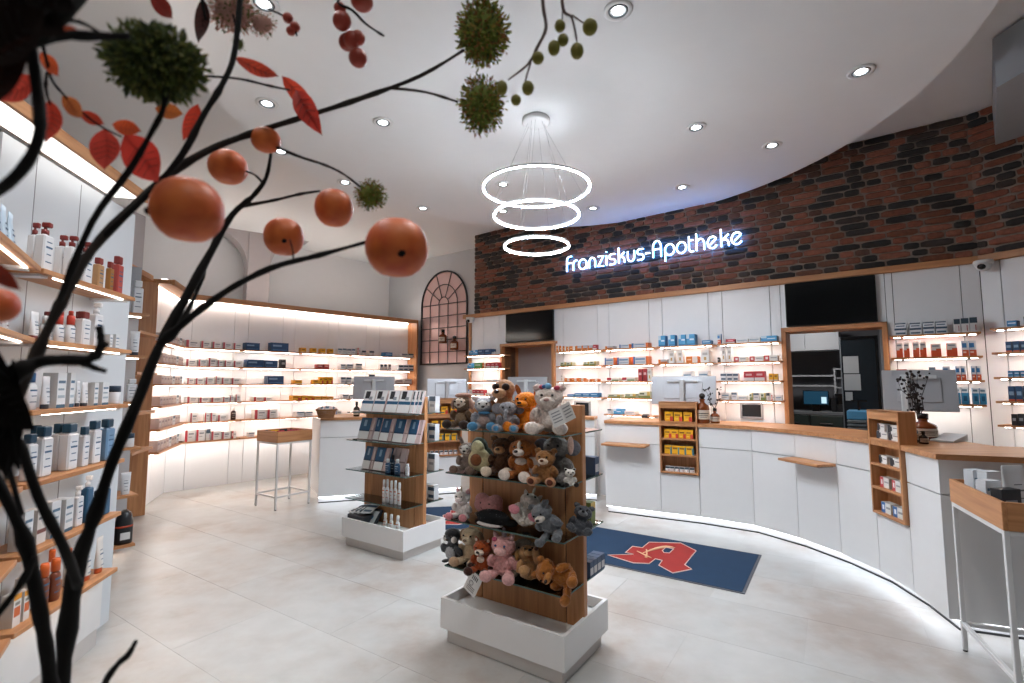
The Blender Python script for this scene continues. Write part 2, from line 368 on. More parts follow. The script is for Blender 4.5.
# doorway 2: oak frame, dim back office
d2 = thing('door_2', None, None, M=WB.M(D2[0], 0, 0)); d2['kind'] = 'structure'; wd = D2[1] - D2[0]
q = MB(); q.box(0, -0.05, 0, 0.045, 0.25, 2.11, c=0.003); q.build('jamb', OAKV, d2)
q = MB(); q.box(wd - 0.045, -0.05, 0, wd, 0.25, 2.11, c=0.003); q.build('jamb', OAKV, d2)
q = MB(); q.box(0, -0.05, 2.06, wd, 0.25, 2.11, c=0.003); q.build('lintel', OAK, d2)
OW = WB.M(D2[0] - 1.4, 0.31, 0); og = mat('#7d7c80', 0.8)
for nm, q_ in (('wall_office_left', (0, 0, 0, 0.03, 1.5, 2.5)), ('wall_office_back', (0, 1.5, 0, 3.0, 1.55, 2.5)), ('wall_office_right', (2.95, 0, 0, 3.0, 1.5, 2.5)), ('ceiling_office', (0, 0, 2.5, 3.0, 1.5, 2.55))):
    q = MB(); q.box(*q_); struct(nm, q, og, None, OW)

# ------------------------------------------------------------------ fittings of the ceiling
def downlight(px, py, z=3.70, big=1.0):
    p = on_z(px, py, z)
    t = thing('downlight', None, 'ceiling light', (p.x, p.y, z), 0, 'recessed ceiling downlights')
    b = MB(); r = 0.085 * big
    b.lathe([(r * 0.66, -0.001), (r, -0.001), (r, -0.008), (r * 0.72, -0.011), (r * 0.66, -0.004)], 24); b.build('trim_ring', WHITE, t)
    b = MB(); b.tube([(r * 0.62 * cos(a * pi / 12), r * 0.62 * sin(a * pi / 12), -0.006) for a in range(24)], 0.006, 6, closed=True); b.lathe([(r * .62, -.0015), (r * .42, -.0025)], 20); b.build('gimbal', MGREY, t)
    b = MB(); b.lathe([(r * 0.4, -0.003), (r * 0.4, -0.007), (r * 0.3, -0.009)], 20); b.build('lamp_face', emi('#f2fbff', 14.0), t)
    l = bpy.data.lights.new('downlight_lamp', 'SPOT'); l.energy = DOWN_W; l.spot_size = radians(95); l.spot_blend = 0.7; l.shadow_soft_size = 0.05; l.color = (1.0, 0.975, 0.95)
    lo = bpy.data.objects.new('lamp', l); C.objects.link(lo); lo.parent = t; lo.location = (0, 0, -0.03)
    return t
DL = [((618, 10), 'recessed downlight high above the right table, beside the olive buds'), ((861, 71), 'recessed downlight nearest the curved ceiling edge by the dark beam'),
      ((696, 127), 'recessed downlight in mid ceiling between the rings and the curved edge'), ((772, 145), 'recessed downlight above the large wall screen'),
      ((682, 187), 'recessed downlight just above the illuminated letters'), ((503, 184), 'recessed downlight seen through the largest ring'), ((503, 211), 'recessed downlight seen through the middle ring'),
      ((383, 122), 'recessed downlight below the long flower twig, beside two green blooms'), ((267, 103), 'recessed downlight beside the drooping red leaf'), ((345, 182), 'recessed downlight beside the small green bloom'),
      ((423, 208), 'recessed downlight above the arched mirror'), ((281, 151), 'recessed downlight half covered by the small orange apple'), ((593, 208), 'recessed downlight beside the ring lamp, over the brick wall'), ((264, 3), 'recessed downlight behind the pink blossom')]
def lamp_at(x, y, z, lb):
    t = downlight(512, 0, z); t.location = (x, y, z); t['label'] = lb; [c for c in t.children if c.type == 'LIGHT'][0].data.energy = DOWN_W * (4.5 if y > 1 else 2.2)
for x, y, lb in ((-1.35, 1.75, 'recessed downlight overhead beside the cosmetics shelves'), (-1.2, 0.2, 'recessed downlight overhead behind the branches'), (0.6, 1.4, 'recessed downlight overhead above the entrance end'), (0.4, -0.6, 'recessed downlight by the front wall, middle one'), (-2.0, -0.8, 'recessed downlight by the front wall, cosmetics side'),):
    lamp_at(x, y, 3.70 if (x - .4) ** 2 + (y - 4) ** 2 < 7.3 else 4.02, lb)
for p, lb in DL:
    t = downlight(*p); t['label'] = lb.replace('nearest ', 'closest to ').replace('right table', 'tube table').replace('closest to the', 'next to the')
# chandelier
pc = on_z(536, 119, 3.70)
ch = thing('ring_chandelier', 'pendant lamp of three glowing rings hung on thin wires', 'pendant lamp', (pc.x, pc.y, 3.70))
b = MB(); b.lathe([(0.105, 0), (0.115, -0.004), (0.115, -0.036), (0.10, -0.044)], 32); b.build('canopy', WHITE, ch)
for k, (cx, cy, rx) in enumerate(((536.5, 187.5, 55.0), (536.5, 215.0, 44.0), (537, 245.5, 33.5))):
    dd = 3.95; p = far(cx, cy, dd / ray(cx, cy).y); R_ = rx / F_PX * 3.98; z = p.z - 3.70
    N_ = 72; rw, rh = 0.014, 0.018; v = []; f = []
    for i in range(N_):
        a = 2 * pi * i / N_
        for rr, zz in ((R_ - rw, 0), (R_, 0), (R_, rh), (R_ - rw, rh)): v.append((rr * cos(a), rr * sin(a), z + zz - rh / 2))
    for i in range(N_):
        for j in range(4): f.append((i * 4 + j, ((i + 1) % N_) * 4 + j, ((i + 1) % N_) * 4 + (j + 1) % 4, i * 4 + (j + 1) % 4))
    b = MB(); b.add(v, f, 0, False); rg = b.build('ring', STEELW, ch)
    v = []; f = []
    for i in range(N_):
        a = 2 * pi * i / N_
        for rr, zz in ((R_ - rw + 0.0005, -0.0035), (R_ - 0.0005, -0.0035), (R_ - 0.0005, -0.0005), (R_ - rw + 0.0005, -0.0005)): v.append((rr * cos(a), rr * sin(a), z + zz - rh / 2))
    for i in range(N_):
        for j in range(4): f.append((i * 4 + j, ((i + 1) % N_) * 4 + j, ((i + 1) % N_) * 4 + (j + 1) % 4, i * 4 + (j + 1) % 4))
    b = MB(); b.add(v, f, 0, False); b.build('light_strip', emi('#eef6ff', RING_E), rg)
    for i in range(3):
        a = 2 * pi * (i / 3 + 0.13 * k) + 0.4
        b = MB(); b.cyl((R_ * cos(a), R_ * sin(a), z + rh / 2), (0.07 * cos(a), 0.07 * sin(a), -0.04), 0.0009, n=5); b.build('wire', mat('#84878b', 0.5), ch)

# ------------------------------------------------------------------ illuminated letters
def arc(cx, cy, rx, ry, a0, a1, n=14): return [(cx + rx * cos(radians(a0 + (a1 - a0) * i / n)), cy + ry * sin(radians(a0 + (a1 - a0) * i / n))) for i in range(n + 1)]
GL = {
 'f': [[(.12, 0), (.12, 1.08)] + arc(.55, 1.08, .43, .42, 180, 90, 6) + [(.95, 1.5)], [(.12, .82), (.85, .82)]],
 'r': [[(.12, 0), (.12, .5)] + arc(.6, .5, .48, .5, 180, 90, 6) + [(.95, 1.0)]],
 'a': [arc(.5, .5, .46, .5, 0, 360, 22), [(.96, .55), (.96, 0)]],
 'n': [[(.08, 0), (.08, .55)] + arc(.5, .55, .42, .45, 180, 0, 12) + [(.92, 0)]],
 'z': [[(.08, 1), (.92, 1), (.08, .0), (.95, .0)]],
 'i': [[(.5, 0), (.5, .95)], [(.5, 1.27), (.5, 1.36)]],
 's': [[(.92, 1), (.4, 1)] + arc(.36, .76, .3, .24, 90, 250, 6) + [(.65, .5)] + arc(.64, .25, .3, .25, 80, -90, 6) + [(.06, 0)]],
 'k': [[(.08, 0), (.08, 1.5)], [(.9, 1.0), (.16, .52)], [(.3, .6), (.6, .56), (.82, .42), (.9, .2), (.9, 0)]],
 'u': [[(.08, 1), (.08, .45)] + arc(.5, .45, .42, .45, 180, 360, 12) + [(.92, 1)]],
 '-': [[(.05, .5), (.95, .5)]],
 'A': [[(.06, 0), (.06, .95)] + arc(.5, .95, .44, .55, 180, 0, 14) + [(.94, 0)], [(.06, .72), (.94, .72)]],
 'p': [[(.06, -.5), (.06, .5)] + arc(.5, .5, .45, .5, 180, -180, 22)],
 'o': [arc(.5, .5, .46, .5, 0, 360, 24)],
 't': [[(.15, 1.38), (.15, .35)] + arc(.5, .35, .35, .35, 180, 270, 6) + [(.92, 0)], [(.15, 1.0), (.85, 1.0)]],
 'h': [[(.08, 0), (.08, 1.5)], [(.08, .55)] + arc(.5, .55, .42, .45, 180, 0, 12) + [(.92, 0)]],
 'e': [arc(.5, .5, .46, .5, 38, 330, 20), [(.28, .32), (.86, .78)]],
}
z2 = lambda x: 562 + x / 10.24
z3 = lambda x: 650 + x / 10.24
LET = [('f', z2(52), z2(112)), ('r', z2(118), z2(165)), ('a', z2(178), z2(264)), ('n', z2(282), z2(354)), ('z', z2(372), z2(440)), ('i', z2(452), z2(476)), ('s', z2(490), z2(558)), ('k', z2(584), z2(656)), ('u', z2(676), z2(756)),
       ('s', z2(776), z2(850)), ('-', z2(860), z2(912)), ('A', z3(36), z3(128)), ('p', z3(158), z3(264)), ('o', z3(280), z3(384)), ('t', z3(402), z3(462)), ('h', z3(480), z3(574)), ('e', z3(598), z3(704)), ('k', z3(734), z3(828)), ('e', z3(844), z3(962))]
sg = thing('illuminated_sign', 'glowing white pharmacy name in rounded letters on the brick wall', 'sign', M=WB.M(0, -0.045, 3.118))
XH = 0.142; SIGN_E = 2.2
for chx, xa, xb in LET:
    s0 = WB.hit(xa, 258, -0.05)[0]; s1 = WB.hit(xb, 258, -0.05)[0]; b = MB(); b2 = MB()
    for st in GL[chx]:
        P = [(s0 + (s1 - s0) * u, -0.035, v_ * XH) for u, v_ in st]
        cl = len(st) > 18 and (Vector(P[0]) - Vector(P[-1])).length < 1e-4
        b.tube(P[:-1] if cl else P, 0.0098, 8, closed=cl); b2.tube([(x, -0.018, z) for x, y, z in (P[:-1] if cl else P)], 0.006, 5, closed=cl)
    lt = b.build('letter', emi('#eaf5ff', SIGN_E), sg); b2.build('halo_strip', emi('#2a8cff', 15.0), lt)

# ------------------------------------------------------------------ screens, cameras, mirror
def screen(name, label, W_, s0, s1, z0, z1, dep=0.06):
    t = thing(name, label, 'television', M=W_.M((s0 + s1) / 2, 0, z0)); h = (s1 - s0) / 2
    b = MB(); b.box(-h, -dep, 0, h, -0.02, z1 - z0, c=0.006); b.build('casing', BLACK, t)
    b = MB(); b.box(-h + 0.012, -dep - 0.002, 0.016, h - 0.012, -dep, z1 - z0 - 0.012); b.build('display', mat('#040506', 0.12), t)
    b = MB(); b.box(-0.2, -0.02, 0.1, 0.2, -0.0005, z1 - z0 - 0.1); b.build('wall_bracket', DARK, t)
a = WB.hit(785, 300, -0.06)[0]; c_ = WB.hit(876.5, 300, -0.06)[0]; screen('wall_screen', 'large dark wall screen above the wide oak-framed opening', WB, a, c_, 2.115, 2.59)
a = WB.hit(505.5, 330, -0.06)[0]; c_ = WB.hit(553, 330, -0.06)[0]; screen('wall_screen', 'dark wall screen above the narrow oak-lined doorway', WB, a, c_, 2.14, 2.59)
def seccam(W_, s, z, lab):
    t = thing('security_camera', lab, 'camera', M=W_.M(s, 0, z))
    b = MB(); b.lathe([(0.068, 0.0), (0.072, -0.012), (0.066, -0.035)], 20, c=(0, -0.09, 0)); b.build('mount', WHITE, t)
    b = MB(); b.ell((0, -0.092, -0.042), (0.06, 0.06, 0.052), nu=18, nv=10); b.build('housing', WHITE, t)
    b = MB(); b.ell((0.0, -0.128, -0.055), (0.034, 0.03, 0.03), nu=14, nv=8); b.build('lens_dome', BLACK, t)
seccam(WC, 0.06, 2.6, 'white dome security camera at the bend of the counter wall')
seccam(WB, -1.57, 2.6, 'small white camera under the oak rail beside the arched mirror')
# arched mirror with black bars on the far wall
m0 = AW.hit(421, 364.5, -0.03); m1 = AW.hit(466.5, 363, -0.03); mw = m1[0] - m0[0]; zb = (m0[1] + m1[1]) / 2; zt = AW.hit(443, 271.5, -0.03)[1]; hh = zt - zb
am = thing('arched_mirror', 'arched mirror with black window bars on the pale far wall', 'mirror', M=AW.M(m0[0], 0, zb))
rr = mw / 2; ya = -0.03; zc = hh - rr * 1.05
def archpts(r, n=20): return [(rr - r, zc)] + [(rr - r * cos(pi * i / n), zc + r * 1.05 * sin(pi * i / n)) for i in range(1, n)] + [(rr + r, zc)]
b = MB(); ol = [(0, 0)] + archpts(rr) + [(mw, 0)]; k = len(ol); vs = [(x, -0.012, z) for x, z in ol] + [(x, -0.002, z) for x, z in ol]
b.add(vs, [tuple(range(k)), tuple(range(k, 2 * k))[::-1]] + [(i, (i + 1) % k, k + (i + 1) % k, k + i) for i in range(k)]); b.build('mirror_glass', mat('#d8b6b2', 0.4, 0.25), am)
b = MB(); b.tube([(x, ya, z) for x, z in ([(0, 0)] + archpts(rr) + [(mw, 0)])], 0.017, 6); b.tube([(-0.02, ya, 0), (mw + 0.02, ya, 0)], 0.017, 6); b.build('outer_frame', DARK, am)
def bar(p, q_): b_ = MB(); b_.tube([(p[0], ya, p[1]), (q_[0], ya, q_[1])], 0.008, 5); b_.build('glazing_bar', DARK, am)
for i in range(1, 6): bar((0, zc * i / 5), (mw, zc * i / 5))
for fx in (0.2, 0.4, 0.6, 0.8): bar((mw * fx, 0), (mw * fx, zc))
b = MB(); b.tube([(x, ya, z) for x, z in archpts(rr * 0.6, 14)], 0.008, 5); b.build('glazing_bar', DARK, am)
b = MB(); b.tube([(x, ya, z) for x, z in archpts(rr * 0.22, 8)], 0.008, 5); b.build('glazing_bar', DARK, am)
for an in (35, 70, 110, 145): bar((rr + rr * .22 * cos(radians(an)), zc + rr * .22 * sin(radians(an))), (rr + rr * cos(radians(an)), zc + rr * 1.05 * sin(radians(an))))

# ------------------------------------------------------------------ goods: cartons, bottles, tubes
_CM = {}
PR = {  # front print: base, side colour, list of (x0,x1,z0,z1,colour)
 'wr': ('#e3e2e0', '#d9d8d6', [(0, .2, 0, 1, '#b5525a'), (.3, .8, .55, .72, '#8d9096'), (.3, .7, .3, .4, '#a9abb0')]),
 'wr2': ('#e6e4e2', '#dcdad8', [(0, .24, 0, 1, '#c23a45'), (.35, .85, .6, .72, '#8c8d92'), (.35, .7, .35, .42, '#b0a9aa')]),
 'pk': ('#cfc0bd', '#c9bcb8', [(.1, .9, .55, .75, '#9f8f90'), (0, 1, 0, .16, '#b59a96')]),
 'nb': ('#24476f', '#1e3c60', [(.08, .6, .55, .75, '#7f9cba'), (.08, .92, .12, .2, '#4d79a8')]),
 'ye': ('#e0a51f', '#c98f1c', [(.15, .8, .5, .78, '#9c6a1c'), (0, 1, 0, .14, '#d8d2c4')]),
 'yr': ('#e8a812', '#cf920f', [(.1, .75, .58, .74, '#8a5a12'), (.62, 1, 0, .5, '#c8402f'), (.15, .5, .2, .3, '#f0c95a')]),
 'yb': ('#e8ae1a', '#3d6b78', [(.1, .75, .58, .78, '#8a5f14'), (0, .65, 0, .1, '#c7861a'), (.8, 1, 0, .8, '#4b7f8c')]),
 'wt': ('#dfe0e2', '#d2d4d6', [(0, 1, .7, 1, '#5d6f80'), (.15, .8, .35, .5, '#a6abb2')]),
 'rd': ('#a8373c', '#8f2f34', [(.15, .85, .5, .7, '#d8b0ae')]),
 'lb': ('#4f9fd0', '#3f86b8', [(0, .35, .6, 1, '#c8dcea'), (.4, .9, .45, .6, '#d5e6f2'), (.05, .95, .05, .14, '#2f6c9c')]),
 'bl': ('#2f7db5', '#276a9c', [(.1, .9, .5, .7, '#bcd8ea'), (0, 1, 0, .18, '#8fb4cf')]),
 'or': ('#dd7a26', '#c56a20', [(.55, 1, 0, 1, '#e2d9cd'), (.1, .45, .4, .62, '#f0c59a')]),
 'og': ('#d97b34', '#b9bbbf', [(.25, 1, .45, 1, '#b6b9be'), (.3, .9, .15, .3, '#8d5b46')]),
 'wo': ('#cfd3d8', '#d5743a', [(0, .12, 0, 1, '#3f6ea6'), (.15, .8, .55, .75, '#6d8fb2'), (.15, .8, .2, .32, '#9fb2c4'), (.86, 1, .0, 1, '#d66d36')]),
 'oz': ('#d9562a', '#c64c25', [(0, 1, .62, 1, '#d9d4ce'), (0, .5, .5, .62, '#d9d4ce'), (.1, .8, .78, .88, '#8c8f98')]),
 'bz': ('#cf5a35', '#3f7fb5', [(0, 1, .4, 1, '#cfd6dd'), (0, .7, .55, .85, '#3d7cb4'), (.1, .6, .2, .3, '#e8c9b8')]),
 'wh': ('#e4e3e0', '#d9d8d5', [(.2, .8, .6, .8, '#b9b6b0'), (.35, .65, .2, .45, '#c9a56a')]),
 'gr': ('#c9d2c2', '#a9b49d', [(0, 1, 0, .4, '#7d8a52'), (.1, .5, .55, .8, '#5b6a52'), (.75, 1, .4, 1, '#c8b060')]),
 'hr': ('#dcdcd6', '#cfcfc8', [(0, .35, .3, 1, '#b23a44'), (.4, .95, .1, .45, '#6f8a4b')]),
 'cy': ('#3c97c6', '#2f82b0', [(0, 1, .68, 1, '#d9e2e8'), (.1, .8, .78, .9, '#6f8ea2'), (.25, .75, .2, .5, '#1f648f')]),
 'nv': ('#1d4a74', '#183d61', [(.15, .85, .4, .65, '#7fa2c2'), (0, 1, 0, .14, '#c55a36')]),
 'dk': ('#26282d', '#1e2024', [(.2, .8, .4, .65, '#9b9da3')]),
 'bk': ('#e2dfda', '#d3d0ca', [(0, .3, 0, 1, '#2c2f36'), (.3, .42, .2, .8, '#3a3d44'), (.5, .95, .55, .68, '#8f9096')]),
 'rp': ('#dcdad6', '#d0cec9', [(0, .4, 0, 1, '#c0444a'), (.12, .3, .3, .75, '#e4d9d6'), (.5, .95, .5, .65, '#9b9a9c')]),
 'bp': ('#dcdcd8', '#d0d0cc', [(0, .42, 0, 1, '#3c6ea8'), (.12, .32, .3, .75, '#dfe6ee'), (.5, .95, .45, .65, '#94979c')]),
 'st': ('#d6dade', '#cbd0d4', [(0, 1, .62, .86, '#2f4760'), (.1, .9, .12, .34, '#4a6078')]),
 'dt': ('#dcd9d7', '#d2cfcc', [(0, 1, .62, 1, '#3a4a56'), (.7, .82, .1, .5, '#a44a4e')]),
 'wf': ('#dfe1e3', '#d2d6d9', [(.1, .9, .55, .68, '#5f87a6'), (.1, .7, .3, .4, '#9aa6b0')]),
 'rw': ('#b8323e', '#a12c37', [(0, 1, 0, .34, '#dedad7'), (.2, .8, .55, .75, '#dca6a8')]),
 'gn': ('#5fa05a', '#50894c', [(.15, .85, .5, .72, '#cfe0c8')]),
 'cos': ('#d9dde0', '#c9cfd4', [(0, 1, .0, .1, '#3a6078'), (.1, .9, .7, .78, '#50708a'), (.1, .8, .5, .56, '#8799a6'), (.1, .9, .28, .36, '#9fb0bb')]),
 'cor': ('#dedcd8', '#d2cfca', [(0, 1, .82, 1, '#e09a2c'), (.1, .9, .3, .6, '#cf6a38'), (.2, .8, .65, .75, '#8d8a86')]),
 'cbr': ('#d8d4d0', '#ccc7c2', [(0, 1, .3, .42, '#7a4a44'), (.1, .9, .7, .78, '#6b6b70')]),
 'leaf': ('#e4e5e6', '#d7d9db', [(0, 1, .3, .4, '#1f5f86'), (0, 1, .4, 1, '#dfe2e4'), (.1, .8, .62, .86, '#22262c')]),
}
DESC = {'wr': 'white red-ended carton', 'wr2': 'white carton with red end', 'pk': 'pale pinkish carton', 'nb': 'navy blue carton', 'ye': 'yellow carton', 'yr': 'yellow and red packet', 'yb': 'yellow and teal packet', 'wt': 'white blue-topped carton',
 'rd': 'dark red carton', 'lb': 'sky blue carton', 'bl': 'blue carton', 'or': 'orange and white packet', 'og': 'orange and grey carton', 'wo': 'white blue-orange carton', 'oz': 'orange carton with white top', 'bz': 'blue, white and orange carton',
 'wh': 'tall white carton', 'gr': 'olive and white carton', 'hr': 'white carton with red heart patch', 'cy': 'cyan carton with white top', 'nv': 'dark blue pack', 'dk': 'black carton', 'bk': 'black and white packet', 'rp': 'red and white packet', 'bp': 'blue and white packet',
 'st': 'white carton with navy band', 'dt': 'dark-topped white carton', 'wf': 'flat white-blue carton', 'rw': 'red and white carton', 'gn': 'green carton', 'cos': 'pale cosmetics carton', 'cor': 'orange-topped white carton', 'cbr': 'pale carton with brown band', 'leaf': 'white leaflet pack'}
def carton_mesh(st, w, d, h):
    k = (st, round(w, 3), round(d, 3), round(h, 3))
    if k in _CM: return _CM[k]
    base, side, cells = PR[st]; cols = [base, side]; b = MB()
    b.box(-w / 2, -d / 2, 0, w / 2, d / 2, h, 1); del b.f[2], b.m[2], b.sm[2]
    xs = sorted({0, 1} | {c[0] for c in cells} | {c[1] for c in cells}); zs = sorted({0, 1} | {c[2] for c in cells} | {c[3] for c in cells})
    for x0, x1 in zip(xs, xs[1:]):
        for y0, y1 in zip(zs, zs[1:]):
            col = base
            for c in cells:
                if c[0] <= (x0 + x1) / 2 <= c[1] and c[2] <= (y0 + y1) / 2 <= c[3]: col = c[4]
            if col not in cols: cols.append(col)
            X0, X1, Z0, Z1 = -w / 2 + w * x0, -w / 2 + w * x1, h * y0, h * y1
            b.add([(X0, -d / 2, Z0), (X1, -d / 2, Z0), (X1, -d / 2, Z1), (X0, -d / 2, Z1)], [(0, 1, 2, 3)], cols.index(col))
    me = b.mesh('carton', [mat(c, 0.5) for c in cols]); _CM[k] = me; return me
def carton(M_, st, w, d, h, label, group, name='carton', cat='carton'):
    o = put(name, carton_mesh(st, w, d, h), None, M_); return tag(o, label, cat, group)
def stock(W_, zs, yf, depth, items, where, anchor, rank, group, dz=0.0, rev=False, ky=1.0, kx=(0, 0, 1)):
    """items: (x0, x1, ytop, style) in photo pixels; where each front stands on its shelf is read off the shelf front plane yf"""
    n = len(items)
    for i, (x0, x1, yt, st) in enumerate(items):
        yb_ = 383.5
        a = W_.hit(x0, yt, yf)[0]; c = W_.hit(x1, yt, yf)[0]; zt_ = W_.hit((x0 + x1) / 2, yt, yf)[1]
        wd_ = max(c - a - 0.004, 0.012); h = min(max(zt_ - zs, 0.018), 0.24); dep = min(depth, max(0.05, wd_ * 1.1))
        od = ORD[(n - i) if rev else i + 1]
        lab = f"{DESC[st]}, {od} from {anchor}, {rank} shelf {where}"
        carton(W_.M((a + c) / 2, yf + dep / 2, zs + 0.0005), st, wd_, dep, h, lab, group)

# ------------------------------------------------------------------ shelves on the counter wall
SZ = [1.957, 1.745, 1.53, 1.315, 1.10]; RANK = ['top', 'second', 'third', 'fourth', 'lowest']
LED = emi('#fff4ea', SHELF_E)
def bay(W_, s0, s1, zs, label, dep=0.2, th=0.018, grp='oak shelf bays on the counter wall', led=LED, ledy=None):
    t = thing('shelf_bay', label, 'wall shelf', M=W_.M(s0, 0, 0), group=grp); ln = s1 - s0
    for z in zs:
        b = MB(); b.box(0, -dep, z - th, ln, -0.001, z, c=0.002); sh = b.build('shelf', OAK, t)
        b = MB(); b.box(0.03, -0.15, z - th - 0.005, ln - 0.03, -0.12, z - th); b.build('light_strip', led, sh)
        for fx in (0.14, 0.86):
            b = MB(); b.box(ln * fx - 0.012, -dep + 0.04, z - th - 0.012, ln * fx + 0.012, -0.001, z - th); b.build('bracket', CHROME, sh)
    return t
BAYS = {1: (0.19, 0.88, 4, 'oak shelf bay beside the narrow doorway'), 2: (0.93, 1.62, 5, 'oak shelf bay second from the narrow doorway'), 3: (1.67, 2.34, 4, 'oak shelf bay behind the silver monitor with black blossom'),
        4: (2.39, 3.04, 4, 'oak shelf bay beside the wide oak-framed opening, over the hatch'), 5: (3.98, 4.62, 4, 'oak shelf bay past the wide opening, with orange cartons'), 0: (-1.60, -0.79, 4, 'oak shelf bay between arched mirror and narrow doorway')}
for k, (a, b_, n, lb) in BAYS.items(): bay(WB, a, b_, SZ[:n], lb)
bay(WC, 0.10, 0.75, [1.978, 1.767, 1.555, 1.35, 1.149], 'oak shelf bay past the security camera, with dark blue packs')
def Zx(ox, oy, k, L): return [(ox + a / k, ox + b / k, oy + t / k, st) for a, b, t, st in L]
GB = 'cartons on the counter wall shelves'
def Q1(L): return Zx(540, 330, 5.69, L)
def Q4(L): return Zx(700, 320, 6.83, L)
def Q5(L): return Zx(880, 310, 6.83, L)
def Q0(L): return Zx(460, 300, 5.69, L)
def shelf_goods(bayname, data, zs=SZ, W_=WB, anchor='the doorway side', rev=False):
    for i, L in data.items(): stock(W_, zs[i], -0.175, 0.12, L, bayname, anchor, RANK[i] if i < 5 else 'lowest', GB, rev=rev)
shelf_goods('beside the doorway', {0: Q1([(92, 110, 90, 'or'), (112, 129, 92, 'or'), (131, 148, 94, 'or'), (151, 166, 94, 'or'), (168, 200, 92, 'or'), (205, 235, 90, 'og'), (236, 268, 88, 'og'), (270, 298, 88, 'og'), (300, 322, 84, 'rw')]),
    1: Q1([(115, 148, 184, 'gr'), (150, 183, 184, 'gr'), (245, 280, 181, 'gr'), (282, 318, 178, 'gr')]), 2: Q1([(116, 130, 252, 'wh'), (138, 168, 275, 'or'), (178, 208, 274, 'or'), (218, 248, 274, 'or'), (258, 284, 280, 'or'), (293, 327, 279, 'or')]),
    3: Q1([(155, 194, 366, 'bl'), (196, 238, 360, 'bl'), (240, 283, 360, 'bl'), (285, 328, 358, 'bl')])})
shelf_goods('of second bay', {0: Q1([(370, 415, 92, 'og'), (450, 515, 82, 'wo'), (520, 615, 74, 'wo')]), 1: Q1([(367, 426, 158, 'wo'), (438, 516, 155, 'wo'), (529, 615, 150, 'wo')]),
    2: Q1([(380, 450, 272, 'hr'), (465, 541, 270, 'hr'), (557, 580, 222, 'rd'), (585, 608, 220, 'rd'), (610, 634, 218, 'wh')]), 3: Q1([(385, 456, 367, 'gr'), (480, 544, 363, 'gr'), (560, 626, 351, 'gr')]),
    4: Q1([(383, 405, 450, 'wt'), (417, 465, 450, 'lb'), (480, 540, 462, 'wf')])}, anchor='the doorway')
shelf_goods('behind monitor', {0: Q1([(672, 712, 33, 'lb'), (728, 767, 29, 'lb'), (786, 828, 27, 'lb'), (830, 880, 24, 'lb'), (920, 971, 58, 'bl')]), 1: Q1([(672, 724, 168, 'og'), (730, 763, 119, 'wh'), (780, 811, 116, 'wh'), (830, 896, 150, 'or'), (913, 962, 115, 'wh')]),
    2: Q1([(810, 864, 236, 'wf'), (897, 957, 233, 'wf')])}, anchor='the doorway')
shelf_goods('over the hatch', {0: Q4([(117, 142, 96, 'bz'), (175, 238, 131, 'rw'), (245, 328, 129, 'wf'), (331, 410, 121, 'wf'), (415, 525, 108, 'lb')]), 1: Q4([(118, 134, 256, 'dk'), (145, 172, 192, 'wh'), (183, 213, 189, 'wh'), (230, 316, 251, 'rp'), (335, 430, 248, 'rp'), (434, 530, 242, 'rp')]),
    2: Q4([(138, 179, 361, 'st'), (181, 221, 361, 'st'), (223, 261, 361, 'st'), (296, 368, 352, 'rw'), (370, 440, 350, 'rw'), (468, 499, 366, 'ye'), (502, 531, 368, 'ye')]),
    3: Q4([(142, 200, 497, 'wf'), (213, 252, 495, 'wt'), (256, 322, 520, 'wf'), (336, 360, 498, 'gr'), (363, 402, 499, 'wt'), (412, 447, 499, 'gr'), (451, 475, 498, 'dt'), (485, 507, 512, 'rp'), (512, 560, 515, 'wf')])}, anchor='the monitor side')
shelf_goods('past the wide opening', {0: Q5([(95, 182, 118, 'st'), (198, 284, 116, 'st'), (290, 374, 108, 'st'), (377, 460, 106, 'st'), (500, 546, 62, 'dt'), (549, 605, 56, 'dt'), (608, 664, 50, 'dt')]),
    1: Q5([(108, 154, 226, 'oz'), (158, 200, 225, 'oz'), (221, 267, 221, 'oz'), (269, 315, 220, 'oz'), (346, 416, 232, 'oz'), (453, 526, 226, 'oz'), (557, 603, 211, 'bz'), (605, 656, 210, 'bz')]),
    2: Q5([(110, 295, 405, 'rp'), (331, 380, 391, 'wt'), (426, 478, 386, 'bz'), (516, 550, 384, 'bz'), (552, 585, 384, 'bz'), (623, 655, 383, 'bz'), (657, 690, 383, 'bz')]),
    3: Q5([(493, 549, 530, 'cy'), (551, 604, 530, 'cy'), (627, 674, 533, 'cy'), (677, 726, 534, 'cy')])}, anchor='the opening')
